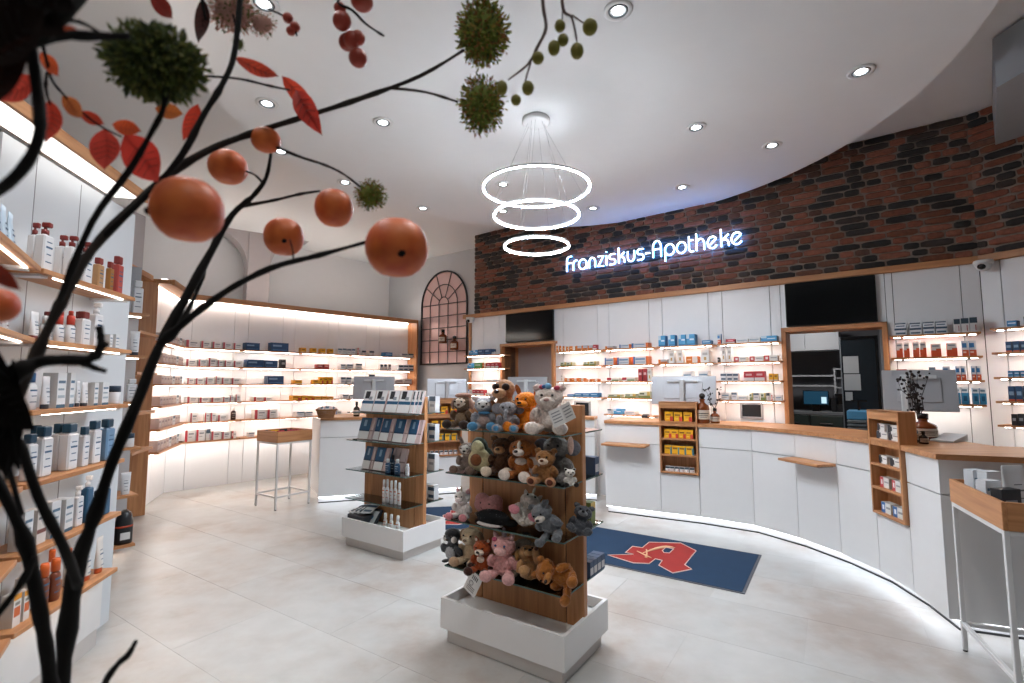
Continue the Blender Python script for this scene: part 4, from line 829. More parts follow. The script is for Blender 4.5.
b = MB(); b.prism([tuple(p) for p in f[:-1]] + [(2.595, 3.075), (3.78, 2.62), (3.98, 3.18), (3.35, 3.45)] + [tuple(p) for p in k[:-1][::-1]], ZT + .001, 1.07); o = b.build('worktop', OAK); tag(o, 'long curved oak worktop of the main counter', 'worktop')
PLc = [(-2.41, 6.28), (-1.15, 6.70), (-0.69, 6.86)]
counter(PLc, 0.6, ['white counter front behind the sample stand, beside the basket', 'white counter base below the cubby behind the plush stand'], 'white counter cabinets of the far counter', gaps=(1,)); worktop(PLc, 0.68, 'oak worktop carrying the wicker basket')
sw = Wall((-2.81, 6.94), (0.39, -0.65)); b = MB(); b.box(0.0, 0.03, ZB, 0.70, 0.05, ZT); o = b.build('counter_side_panel', LACQ, None, sw.M()); tag(o, 'white side panel of the far counter beside the small wire table', 'panel')
PMc = [(-0.38, 6.95), (1.06, 6.42)]
counter(PMc, 0.25, ['white counter largely hidden behind the plush stand'], 'white counter cabinets of the middle counter'); worktop(PMc, 0.22, 'oak worktop behind the plush stand')
def ledge(W_, s0, s1, lab):
    t = thing('handbag_ledge', lab, 'ledge', M=W_.M(s0, 0, 0.80)); b = MB(); b.box(0, -0.20, 0, s1 - s0, -0.0005, 0.022, c=.002); b.build('board', OAK, t)
    b = MB(); b.box(0.03, -0.15, -0.012, s1 - s0 - .03, -0.0005, -0.0005); b.build('rail', GREY, t)
ledge(Wall(PM[0], Vector(PM[1]) - Vector(PM[0])), 0.02, 0.52, 'narrow oak ledge on the counter front at the mat end')
ledge(Wall(PM[4], Vector(PM[5]) - Vector(PM[4])), 0.0, 0.42, 'angled oak ledge on the curved counter front')
def cubby(W_, ln, lab, rows, d=.15):
    t = thing('display_cubby', lab, 'display shelf', M=W_.M(0.004, -0.03, 0.525)); ln -= 0.008; h = 0.775; th = 0.018
    for x in (0, ln - th): b = MB(); b.box(x, 0, 0, x + th, d, h, c=.001); b.build('cheek', OAKV, t)
    b = MB(); b.box(th, d - .012, 0, ln - th, d, h); b.build('back_board', OAKV, t)
    b = MB(); b.box(th, 0.0, h - th - 0.05, ln - th, th, h); b.build('header', OAK, t)
    b = MB(); b.box(th, 0.0, h - th, ln - th, d - .012, h); b.build('top_board', OAK, t)
    zz = [0.0, 0.185, 0.36, 0.545]
    for z in zz: b = MB(); b.box(th, 0, z, ln - th, d - .012, z + th, c=.001); b.build('shelf', OAK, t)
    for r, (st, n, w_, h_, desc, grp) in enumerate(rows):
        for i in range(n):
            x = th + 0.03 + (ln - 2 * th - 0.06) * ((i + .5) / n)
            for lv in range(2 if (st == 'bk' and r == 0) else 1):
                carton(W_.M(x + .004, 0.03, 0.525 + zz[3 - r] + th + .0005 + lv * (h_ + .001)) @ Matrix.Rotation(RND.uniform(-.12, .12), 4, 'Z'), st, w_, 0.06, h_, f"{desc}, {ORD[i + 1]} in row {['one', 'two', 'three', 'four'][r]}{' upper' if lv else ''} of {grp}", 'packets in ' + grp, name='packet', cat='packet')
Wm1 = Wall(PM[1], Vector(PM[2]) - Vector(PM[1])); Wm2 = Wall(PM[6], Vector(PM[7]) - Vector(PM[6])); Wl1 = Wall(PLc[1], Vector(PLc[2]) - Vector(PLc[1]))
g1 = 'the yellow cubby'
cubby(Wm1, (Vector(PM[2]) - Vector(PM[1])).length, 'oak cubby of yellow packets set into the main counter', [('yr', 3, .085, .10, 'yellow red packet', g1), ('yr', 4, .075, .095, 'yellow red packet', g1), ('yb', 4, .075, .095, 'yellow teal packet', g1), ('dt', 6, .045, .05, 'small silver packet', g1)])
g2 = 'the monitor cubby'
cubby(Wm2, (Vector(PM[7]) - Vector(PM[6])).length, 'oak cubby of striped packets before the tilted silver monitor', [('bk', 2, .11, .055, 'black white packet', g2), ('bk', 2, .10, .06, 'black white packet', g2), ('rp', 2, .11, .075, 'red white packet', g2), ('bp', 2, .11, .075, 'blue white packet', g2)], d=.115)
g3 = 'the far cubby'
cubby(Wl1, (Vector(PLc[2]) - Vector(PLc[1])).length, 'oak cubby of yellow packets seen between the two display stands', [('yr', 3, .085, .10, 'yellow packet', g3), ('yr', 3, .085, .095, 'yellow packet', g3), ('yb', 4, .075, .095, 'yellow teal packet', g3), ('dt', 6, .045, .05, 'small dark packet', g3)])

# monitors seen from behind
SIL = mat('#a9abb0', 0.35, 0.35, var=.02); ARM = mat('#c3c9cd', .4)
def monitor(x, y, rz, lab, w_=0.62, zc=1.43, h=0.38, tilt=-8, po=0.0):
    t = thing('monitor', lab, 'monitor', (x, y, 1.0715), rz); z = zc - 1.0715
    b = MB(); b.box(-w_ / 2, -0.012, -h / 2, w_ / 2, 0.012, h / 2, c=.004); b.box(-w_ * .3, -.022, -h * .3, w_ * .3, -.011, h * .3, c=.004); b.build('screen_back', SIL, t, Matrix.Translation((0, 0, z)) @ Matrix.Rotation(radians(tilt), 4, 'X'))
    b = MB(); b.box(po - .025, -.07, 0.012, po + .025, -.035, z + h * .38, c=.006); b.build('stand_post', ARM, t)
    b = MB(); b.box(-w_ * .24, -.04, z + h * .28, w_ * .24, -.026, z + h * .36, c=.003); b.build('mount_bar', ARM, t)
    b = MB(); b.box(po - .11, -.10, 0, po + .11, .06, .012, c=.003); b.build('foot', ARM, t)
    b = MB(); b.cyl((po, -.045, z - .02), (po, -.02, z - .02), .03, n=14); b.build('hinge', ARM, t)
monitor(1.985, 5.76, radians(-31), 'silver monitor back behind the yellow cubby', .72, 1.42, .33)
p = far(919, 392, 4.25); monitor(p.x, p.y, radians(-36), 'tilted silver monitor back behind the dark blossom and amber jars', .50, 1.44, .36, -14, po=-.10)
p = far(447, 389, 7.1); monitor(p.x, p.y, radians(12), 'silver monitor back above the far cubby', .56, 1.42, .30)
p = far(374, 390, 6.95); monitor(p.x, p.y, radians(12), 'silver monitor back behind the leaflet stand', .56, 1.44, .32)
p = far(527, 387, 6.75); monitor(p.x, p.y, radians(-18), 'silver monitor back behind the sunglasses plush', .56, 1.43, .32)
# card terminals, amber bottles, dried blossom
def terminal(x, y, rz, lab):
    t = thing('card_terminal', lab, 'card terminal', (x, y, 1.0715), rz); b = MB(); b.box(-.05, -.07, 0, .05, .07, .035, c=.01); b.build('case', DARK, t)
    b = MB(); b.box(-.036, -.05, .035, .036, .0, .04); b.build('keypad', MGREY, t); b = MB(); b.box(-.036, .01, .035, .036, .055, .042); b.build('display', BLACK, t)
p = on_z(647, 418, 1.07); terminal(p.x, p.y + .05, radians(-20), 'black card terminal on the worktop beside the yellow cubby')
p = on_z(655, 417, 1.07); t = thing('counter_display', 'small dark customer display beside the yellow cubby', 'display', (p.x + .03, p.y + .12, 1.0715), radians(-25)); b = MB(); b.box(-.05, -.012, .02, .05, .012, .15, c=.004); b.build('casing', BLACK, t); b = MB(); b.box(-.04, -.04, 0, .04, .04, .02, c=.003); b.build('foot', BLACK, t)
AMB = mat('#6d3312', 0.12); LABEL = mat('#cdbfae', .6)
def jarbottle(x, y, r, h, lab, z=1.0715, stopper='ball', dark=False):
    t = thing('amber_bottle', lab, 'bottle', (x, y, z), radians(-15)); m = mat('#1c1310', .12) if dark else AMB
    b = MB(); b.lathe([(r * .94, 0), (r, h * .02), (r, h * .5), (r * .9, h * .58), (r * .36, h * .68), (r * .33, h * .76), (r * .42, h * .77), (r * .42, h * .8)], 20); b.build('body', m, t)
    b = MB()
    if stopper == 'ball': b.ell((0, 0, h * .9), (r * .45, r * .45, h * .1)); b.cyl((0, 0, h * .74), (0, 0, h * .86), r * .28, n=10)
    else: b.lathe([(r * .4, h * .8), (r * .42, h * .98), (r * .36, h)], 14)
    b.build('stopper', mat('#14100f', .2), t)
    k = 10; vs = []
    for zz in (.14, .44): vs += [(1.012 * r * sin(a), -1.012 * r * cos(a), h * zz) for a in [radians(-70 + 140 * j / k) for j in range(k + 1)]]
    b = MB(); b.add(vs, [(j, j + 1, k + 2 + j, k + 1 + j) for j in range(k)]); b.build('label', LABEL, t)
    vs = []
    b = MB()
    for z0, z1, aw in ((.25, .27, 40), (.31, .345, 50), (.2, .215, 30)):
        vs = []
        for zz in (z0, z1): vs += [(1.02 * r * sin(a), -1.02 * r * cos(a), h * zz) for a in [radians(-aw + 2 * aw * j / 6) for j in range(7)]]
        b.add(vs, [(j, j + 1, 8 + j, 7 + j) for j in range(6)])
    b.build('print', mat('#4a4038', .6), t)
p = on_z(704, 423.5, 1.07); jarbottle(p.x, p.y + .03, .072, .325, 'tall amber apothecary bottle with black ball stopper beside the yellow cubby')
p = on_z(714.5, 423.5, 1.07); jarbottle(p.x + .02, p.y + .03, .048, .16, 'small amber bottle beside the tall ball-stoppered one', stopper='cap')
p = on_z(933, 441, 1.07); jarbottle(p.x, p.y + .08, .085, .20, 'wide amber jar with cream label under the dark blossom', stopper='cap')
p = on_z(917, 443, 1.07); jarbottle(p.x, p.y + .05, .045, .15, 'small dark bottle with stopper beside the wide amber jar', stopper='cap', dark=True)
p = on_z(924, 444, 1.07); jarbottle(p.x, p.y + .0, .028, .09, 'tiny dark bottle in front of the wide amber jar', stopper='cap', dark=True)
def blossom(x, y, z, sc, n, lab, seed):
    r_ = random.Random(seed); t = thing('dried_twigs', lab, 'dried flowers', (x, y, z)); b = MB(); tips = []
    for i in range(n):
        a = r_.uniform(0, 2 * pi); sp = r_.uniform(.1, .6); P = [(0, 0, 0)]
        for k in range(1, 5):
            f = k / 4; P.append((cos(a) * sp * f * sc + r_.uniform(-.02, .02), sin(a) * sp * f * sc * .5 + r_.uniform(-.02, .02), sc * (f * (1.0 - sp * .5)))); tips.append(P[-1])
        b.tube(P, [.004, .0035, .003, .002, .0015], 5)
    b.build('twig', mat('#191413', .7), t); b = MB()
    for q in tips:
        for _ in range(3): b.ell((q[0] + r_.uniform(-.03, .03) * sc * 2, q[1] + r_.uniform(-.03, .03), q[2] + r_.uniform(-.03, .03) * sc * 2), r_.uniform(.006, .012), nu=6, nv=4)
    o = b.build('buds', mat('#231b1b', .8), t); o['kind'] = 'stuff'
    return t
p = on_z(933, 441, 1.07); blossom(p.x - .02, p.y + .08, 1.24, .36, 10, 'dark dried blossom twigs standing in the wide amber jar', 4)
p = on_z(714.5, 423.5, 1.07); blossom(p.x + .02, p.y + .03, 1.225, .26, 3, 'thin dark blossom twigs beside the ball-stoppered bottle', 9)
# keyboard-like pale pad at the near counter end
p = on_z(955, 442, 1.07); t = thing('customer_pad', 'pale tilted signature pad on the near counter end', 'pad', (p.x, p.y + .05, 1.0715), radians(-60)); b = MB(); b.add([(-.07, -.13, 0), (.07, -.13, 0), (.07, .13, 0), (-.07, .13, 0), (-.07, -.13, .012), (.07, -.13, .012), (.07, .13, .05), (-.07, .13, .05)], [(0, 3, 2, 1), (4, 5, 6, 7), (0, 1, 5, 4), (1, 2, 6, 5), (2, 3, 7, 6), (3, 0, 4, 7)]); b.build('case', mat('#c2c4c6', .4), t)
b = MB(); b.box(-.05, -.10, .021, .05, .02, .0225); b.build('display', mat('#2b2f35', .2), t, Matrix.Rotation(radians(8.3), 4, 'X'))
p = on_z(946, 418, 1.07)
t = thing('till_screen', 'small black till screen behind the amber jar', 'screen', (p.x - .12, p.y - .35, 1.0715), radians(-50)); b = MB(); b.box(-.12, -.015, .03, .12, .015, .2, c=.004); b.build('casing', BLACK, t); b = MB(); b.box(-.06, -.05, 0, .06, .05, .03, c=.004); b.build('foot', BLACK, t)

# ------------------------------------------------------------------ back office through the wide opening
O = WB.M(D2[0], 0, 0)
def off(x, y, z=0.0): return O @ Matrix.Translation((x, y, z))
def obox(t, nm, q, m, c=0.0): b = MB(); b.box(*q, c=c); return b.build(nm, m, t)
t = thing('office_desk', 'high dark work counter with green drawer fronts in the back office', 'desk', M=off(-0.25, 0.98))
obox(t, 'desk_top', (0, 0, 1.12, .72, .5, 1.15), mat('#7d7f82', .4)); obox(t, 'drawer_block', (0, .02, 0, .72, .5, 1.119), mat('#2c3330', .4))
for x in (.02, .37):
    for z in (.62, .88): dr = obox(t, 'drawer', (x, 0, z, x + .33, .019, z + .23), mat('#39433f', .35), .004); obox(dr, 'handle', (x + .1, -.015, z + .13, x + .23, -.0005, z + .142), CHROME)
t = thing('office_monitor', 'lit dark blue computer screen on the back office counter', 'monitor', M=off(0.02, 1.2, 1.1505)); obox(t, 'casing', (0, 0, .08, .28, .03, .26), BLACK, .004); obox(t, 'display', (.008, -.002, .088, .272, -.0003, .252), emi('#0f4a66', .35)); obox(t, 'window_patch', (.2, -.004, .10, .255, -.0022, .18), emi('#bfe0f0', .7)); obox(t, 'foot', (.1, -.04, 0, .18, .1, .08), BLACK)
t = thing('desk_organizer', 'black pen and file holders beside the lit office screen', 'organizer', M=off(0.33, 1.15, 1.1505)); obox(t, 'tall_bin', (0, 0, 0, .05, .1, .17), DARK); obox(t, 'short_bin', (.055, 0, 0, .12, .1, .09), DARK); obox(t, 'rear_bin', (.03, .105, 0, .11, .15, .22), BLACK)
wm = mat('#b4b5b8', .5)
t = thing('office_cupboard', 'white wall cupboard at the top of the back office', 'cupboard', M=off(-0.30, 1.2, 1.92)); obox(t, 'carcass', (0, .02, 0, .74, .295, .32), wm); obox(t, 'door', (0.002, 0, 0, .368, .019, .32), wm, .003); obox(t, 'door', (.372, 0, 0, .738, .019, .32), wm, .003)
t = thing('office_shelf', 'pale open wall shelf above the back office screen', 'wall shelf', M=off(-0.15, 1.3, 1.46))
for q in ((0, 0, 0, .5, .19, .02), (0, 0, .13, .5, .19, .15), (0, 0, .02, .02, .19, .13)): obox(t, 'board', q, wm)
t = thing('pigeonhole_unit', 'small pale pigeonhole unit beside the open office shelf', 'shelf', M=off(0.355, 1.3, 1.33))
for q in ((0, 0, 0, .02, .19, .36), (.10, 0, 0, .12, .19, .36), (.02, 0, 0, .10, .19, .015), (.02, 0, .11, .10, .19, .125), (.02, 0, .23, .10, .19, .245), (.02, 0, .345, .10, .19, .36)): obox(t, 'board', q, wm)
t = thing('glass_partition', 'dark glass partition with taped notices in the back office', 'partition', M=off(0.475, .9)); obox(t, 'pane', (0, 0, 0, .33, .01, 2.02), mat('#1a2025', .15)); obox(t, 'post', (.33, -.02, 0, .36, .03, 2.05), BLACK); obox(t, 'post', (-.012, -.01, 0, 0, .02, 2.05), mat('#6e7378', .5)); obox(t, 'head_rail', (0, -.01, 2.021, .33, .02, 2.05), BLACK)
for x, z, w_, h_ in ((.015, 1.62, .15, .2), (.015, 1.42, .16, .19), (.02, 1.30, .07, .1)): obox(t, 'notice', (x, -.003, z, x + w_, -.0005, z + h_), mat('#9d9fa0', .7))
t = thing('office_printer', 'grey layered printer with blue lid in the back office', 'printer', M=off(.52, .55, .0)); obox(t, 'cabinet', (0, 0, 0, .30, .3, .98), mat('#2b2f33', .5))
for z in (1.0, 1.04, 1.08): obox(t, 'tray', (0, -.01, z - .014, .30, .3, z + .014), mat('#5c6468', .4), .004)
obox(t, 'lid', (0, 0, 1.10, .30, .3, 1.20), mat('#4588b0', .4), .01)
t = thing('office_blade_stand', 'black bracket standing on the blue printer lid', 'bracket', M=off(.62, .62, 1.2005)); obox(t, 'upright', (0, 0, 0, .02, .03, .1), BLACK); obox(t, 'arm', (-.06, 0, .1, .09, .03, .115), BLACK)
dd = thing('door_3', None, None, M=off(.86, .62)); dd['kind'] = 'structure'; obox(dd, 'door_leaf', (0, 0, 0, .5, .04, 2.3), mat('#8d8e92', .6), .003); obox(dd, 'handle', (.25, -.03, 1.52, .265, -.0005, 1.66), DARK)
l = bpy.data.lights.new('office_fill', 'AREA'); l.energy = 7; l.size = .3; lo = bpy.data.objects.new('office_fill', l); C.objects.link(lo); lo.matrix_world = off(0.15, .5, 2.46)  # unseen area light without a fixture, added to brighten the office

# ------------------------------------------------------------------ mats
def mat_thing(o, rz, L_, D_, lab, logo=True):
    t = thing('logo_mat', lab, 'mat', (o[0], o[1], 0.0005), rz)
    m = mat('#0a2f4d', 0.95, var=.12); b = MB(); b.box(-L_, -D_, 0, 0, 0, .008); b.build('pile', m, t)
    b = MB()
    for q in ((-L_ - .02, -D_ - .02, 0, .02, -D_, .005), (-L_ - .02, 0, 0, .02, .02, .005), (-L_ - .02, -D_, 0, -L_, 0, .005), (0, -D_, 0, .02, 0, .005)): b.box(*q)
    b.build('rubber_edge', mat('#4c4f57', .7), t)
    A_ = [(-1.098, -0.738), (-0.847, -0.80), (-0.733, -0.744), (-0.725, -0.602), (-0.663, -0.611), (-0.655, -0.736), (-0.512, -0.843), (-0.406, -0.679), (-0.479, -0.607), (-0.481, -0.201), (-0.652, -0.058), (-0.909, -0.195), (-0.911, -0.386), (-0.999, -0.397), (-0.994, -0.59), (-0.918, -0.60)]
    H_ = [(-0.737, -0.356), (-0.734, -0.259), (-0.664, -0.259), (-0.665, -0.392), (-0.705, -0.41)]
    bm_ = bmesh.new(); vo = [bm_.verts.new((x, y, .0095)) for x, y in A_]; vh = [bm_.verts.new((x, y, .0095)) for x, y in H_]
    eo = [bm_.edges.new((vo[i], vo[(i + 1) % len(vo)])) for i in range(len(vo))]; eh = [bm_.edges.new((vh[i], vh[(i + 1) % len(vh)])) for i in range(len(vh))]
    bmesh.ops.triangle_fill(bm_, use_beauty=True, use_dissolve=False, edges=eo + eh, normal=(0, 0, 1)); me = bpy.data.meshes.new('emblem'); bm_.to_mesh(me); bm_.free(); me.materials.append(mat('#962622', .9, var=.1)); em = put('emblem', me, t)
    b = MB()
    for P in (A_, H_): b.tube([(x, y, .0095) for x, y in P], .005, 4, closed=True)
    b.build('emblem_outline', mat('#d9b9ae', .8), em)
    b = MB(); b.tube([(-.86 + .2 * f, -.52 + .1 * sin(f * 3) + .28 * f, .0105) for f in [i / 8 for i in range(9)]], [.004 + .012 * sin(pi * i / 8) for i in range(9)], 5); b.tube([(-.80, -.62, .0105), (-.83, -.5, .0105), (-.86, -.42, .0105)], [.012, .006, .008], 5); b.tube([(-.92, -.5, .0105), (-.83, -.56, .0105), (-.76, -.6, .0105)], [.004, .008, .004], 5)
    b.build('chalice_mark', mat('#d8b48c', .8), em)
mat_thing((2.158, 4.462), AX, 1.52, .92, 'dark blue mat with red letter A emblem before the main counter')
q = on_z(478, 512, 0); mat_thing((q.x + .55, q.y + .35), radians(8), 1.52, .92, 'dark blue mat with red emblem half hidden between the display stands')

# ------------------------------------------------------------------ display stands
PR.update({'lf1': ('#e2e2e2', '#cdb9b6', [(0, 1, .36, .5, '#1f5576'), (.15, .55, .6, .95, '#1b1f26'), (.5, .8, .55, .7, '#8d9299'), (0, 1, .5, .53, '#dfe3e6')]),
 'lf2': ('#dfdfdf', '#c3aaa8', [(0, 1, .38, 1, '#1f4f72'), (0, 1, .36, .42, '#173b57'), (.35, .6, .6, .9, '#7f9fb5')]), 'lf3': ('#c9b3b1', '#bda6a4', [(0, 1, .36, .42, '#8f7a7a')]), 'tray': ('#2c4668', '#2a415f', [(.08, .92, .15, .6, '#c9ccd0')]), 'grn': ('#6f7d3c', '#5c6832', [(0, 1, .7, 1, '#c9a94a')])})
DESC.update({'lf1': 'white leaflet pack with navy band', 'lf2': 'navy-topped leaflet pack', 'lf3': 'pinkish leaflet pack edge', 'tray': 'navy counter tray', 'grn': 'green-yellow carton'})
GZ = [1.23, 0.97, 0.695, 0.43]
GA = radians(-34.2)
def gondola(cx, cy, lab):
    t = thing('display_stand', lab, 'display stand', (cx, cy, 0), GA, 'white based display stands')
    b = MB(); b.box(-.38, -.235, 0, .38, .235, .079); b.build('plinth', mat('#cfcbc8', .5), t)
    b = MB(); b.box(-.41, -.265, .08, .41, .265, .19); b.box(-.41, -.265, .19, -.39, .265, .25); b.box(.39, -.265, .19, .41, .265, .25); b.box(-.39, -.265, .19, .39, -.245, .25); b.box(-.39, .245, .19, .39, .265, .25); b.build('base_tray', LACQ, t)
    for x0, x1 in ((-.40, -.293), (-.287, .287), (.293, .40)):
        b = MB(); b.box(x0, -.02, .1905, x1, .02, 1.38 if x0 != -.287 else 1.34, c=.003); b.build('back_board', OAKV, t)
    b = MB(); b.box(-.39, -.012, .1905, .39, .012, 1.33); b.build('core', DARK, t)
    for z in GZ:
        for y0, y1 in ((-.245, -.025), (.025, .245)):
            b = MB(); b.box(-.40, y0, z - .008, .40, y1, z, 0); b.v and None; g = b.build('glass_shelf', GLASS, t)
            b = MB(); b.box(-.40, y0, z - .0078, .40, y0 + .002, z - .0002) if y0 < 0 else b.box(-.40, y1 - .002, z - .0078, .40, y1, z - .0002)
            b.box(.398, y0, z - .0078, .4, y1, z - .0002); b.build('glass_edge', GEDGE, g)
            for x in (-.34, .34): b = MB(); ya = -.021 if y0 < 0 else .021; b.cyl((x, ya, z - .014), (x, ya + (-.05 if y0 < 0 else .05), z - .014), .006, n=8); b.build('shelf_pin', CHROME, g)
    return t
G1C, G2C = (0.069, 3.005), (-1.11, 4.752)
gondola(*G1C, 'display stand with glass shelves full of plush animals')
gondola(*G2C, 'display stand with glass shelves of leaflet packs and sprays')
GW1 = Wall(G1C, (cos(GA), sin(GA))); GW2 = Wall(G2C, (cos(GA), sin(GA)))
GG = 'packs on the leaflet stand'
def lean(W_, x, y, z, a): return W_.M(x, y, z) @ Matrix.Rotation(radians(a), 4, 'X')
def packs(zi, L, row):
    for i, (xa, xb, yt, st, dy) in enumerate(L):
        a = GW2.hit(xa, yt, -.2 + dy)[0]; c = GW2.hit(xb, yt, -.2 + dy)[0]; h = min(GW2.hit(xa, yt, -.13 + dy)[1] - GZ[zi], .21); w_ = max(c - a - .004, .012)
        carton(lean(GW2, (a + c) / 2 + .02, -.19 + dy + .035, GZ[zi] + .004, -17), st, w_, .022, h, f"{DESC[st]}, {ORD[i + 1]} along the {row} glass shelf", GG, 'leaflet_pack', 'pack')
packs(0, [(356, 367.5, 390, 'lf1', 0), (368, 379, 390, 'lf1', 0), (380.5, 391.6, 390, 'lf1', 0), (392, 404, 390, 'lf1', 0), (404.5, 408, 390, 'lf1', 0), (408.5, 411.5, 390, 'lf1', .01), (412, 415.5, 390, 'lf1', .015)], 'top')
packs(1, [(353, 363.5, 417, 'lf2', 0), (364, 367, 417, 'lf3', 0), (367.5, 374, 417, 'lf2', .02), (374.5, 383, 418, 'lf2', -.01), (383.5, 387, 418, 'lf3', 0), (387.5, 397.5, 418, 'lf2', -.01), (398, 401.5, 418, 'lf3', 0), (402, 410.5, 418, 'lf2', 0), (411, 415, 418, 'lf3', .01)], 'second')
packs(2, [(357.5, 365, 442, 'lf2', 0), (365.5, 368, 442, 'lf3', 0), (368.5, 377.5, 443, 'lf2', 0), (378, 381.5, 443, 'lf3', 0), (382, 385, 446, 'lf2', .03), (386, 392, 446, 'lf3', .07), (393, 399, 446, 'lf3', .07)], 'third')
def gb(px, py, zi, w_, h, kind, body, cap, lab, dy=0.0, labc='#6f8fa8', z=None):
    x = GW2.hit(px, py, -.17 + dy)[0]; bottle(GW2.M(x, -.17 + dy, (GZ[zi] if z is None else z) + .0005), lab, GG, w_, h, kind, body, cap, labc=labc)
gb(388, 462, 2, .06, .125, 'round', '#25486a', '#dfe3e6', 'navy bottle with white cap, first on the third glass shelf', labc='#c4d0da')
gb(393, 459, 2, .05, .15, 'round', '#1d2f44', '#20242a', 'dark bottle with black cap on the third glass shelf', .06, labc='#c4d0da')
gb(397.5, 463, 2, .06, .13, 'round', '#25486a', '#dfe3e6', 'navy bottle with white cap, second on the third glass shelf', labc='#c4d0da')
gb(407.5, 466, 2, .035, .10, 'flip', '#dfe2e5', '#dfe2e5', 'slim white and navy stick on the third glass shelf', labc='#25486a')
for k, (px, h) in enumerate(((384, .20), (387.5, .205), (391.5, .2), (395.5, .205), (399.5, .195))): gb(px, 490, 3, .038, h, 'spray', '#dcdddf', '#e6e7e8', f'white spray can, {ORD[k + 1]} of five on the lowest glass shelf', -.0 + .01 * (k % 2), labc='#c2603a')
for k, px in enumerate((385.5, 391.5, 398)): gb(px, 515, 3, .045, .155, 'spray', '#dcdcdc', '#e6e7e8', f'white spray can, {ORD[k + 1]} of three standing in the white base', -.02, z=.19, labc='#c2603a')
t = thing('sachet_pouch', 'dark framed white pouch with blue drops lying in the stand base', 'pouch', M=GW2.M(-.20, -.155, .19) @ Matrix.Rotation(radians(-38), 4, 'X'))
b = MB(); b.box(-.12, -.015, 0, .12, .015, .16, c=.006); b.build('pouch', mat('#30343c', .4), t); b = MB(); b.box(-.105, -.0165, .015, .105, -.0152, .135); b.build('front', mat('#d3d6da', .5), t)
b = MB()
for x in (-.05, 0, .05): b.ell((x, -.0168, .07), (.012, .001, .02), nu=10, nv=6)
b.build('drop_print', mat('#2d6a97', .5), t)
for k in range(7):
    carton(GW2.M(-.37 + .035 * k, -.20 + .01 * (k % 2), .285 + .004 * k) @ Matrix.Rotation(radians(-14 + 5 * k), 4, 'Z') @ Matrix.Rotation(radians(-76), 4, 'X'), 'dk' if k % 2 else 'st', .10, .006, .17, f"grey booklet fanned out over the stand base, {ORD[k + 1]} of seven", 'fanned booklets', 'booklet', 'booklet')
b = MB(); b.box(-.12, -.22, 0, .12, -.05, .085, c=.004); o = b.build('booklet_box', mat('#3a3e46', .5), None, GW2.M(-.27, -.0, .1905)); tag(o, 'dark low box under the fanned booklets', 'box')
for zi in range(4):
    for k in range(3): carton(GW2.M(.34 - .10 * k, .17, GZ[zi] + .0005), 'st' if zi % 2 else 'wt', .08, .06, .15 - .02 * (zi == 3), f"white carton on the rear glass shelf {ORD[zi + 1]} from the top, {ORD[k + 1]} from the post", 'cartons behind the leaflet stand')
for k in range(4): carton(GW1.M(.36 - .065 * k, .19, GZ[1] + .0005) @ Matrix.Rotation(pi / 2, 4, 'Z'), 'tray', .055, .06, .10, f"navy boxed pack on the rear of the plush stand, {ORD[k + 1]} from the end", 'packs behind the plush stand')
for k in range(3): carton(GW1.M(.35 - .07 * k, .16, GZ[2] + .0005) @ Matrix.Rotation(pi / 2, 4, 'Z'), 'grn', .06, .05, .12, f"green-yellow carton on the rear of the plush stand, {ORD[k + 1]} from the end", 'packs behind the plush stand')
for k in range(4): carton(GW1.M(.37, .07 + .05 * k, GZ[3] + .0005) @ Matrix.Rotation(pi / 2, 4, 'Z'), 'tray', .046, .07, .085, f"navy tray pack on the low rear shelf of the plush stand, {ORD[k + 1]} from the panel", 'packs behind the plush stand')

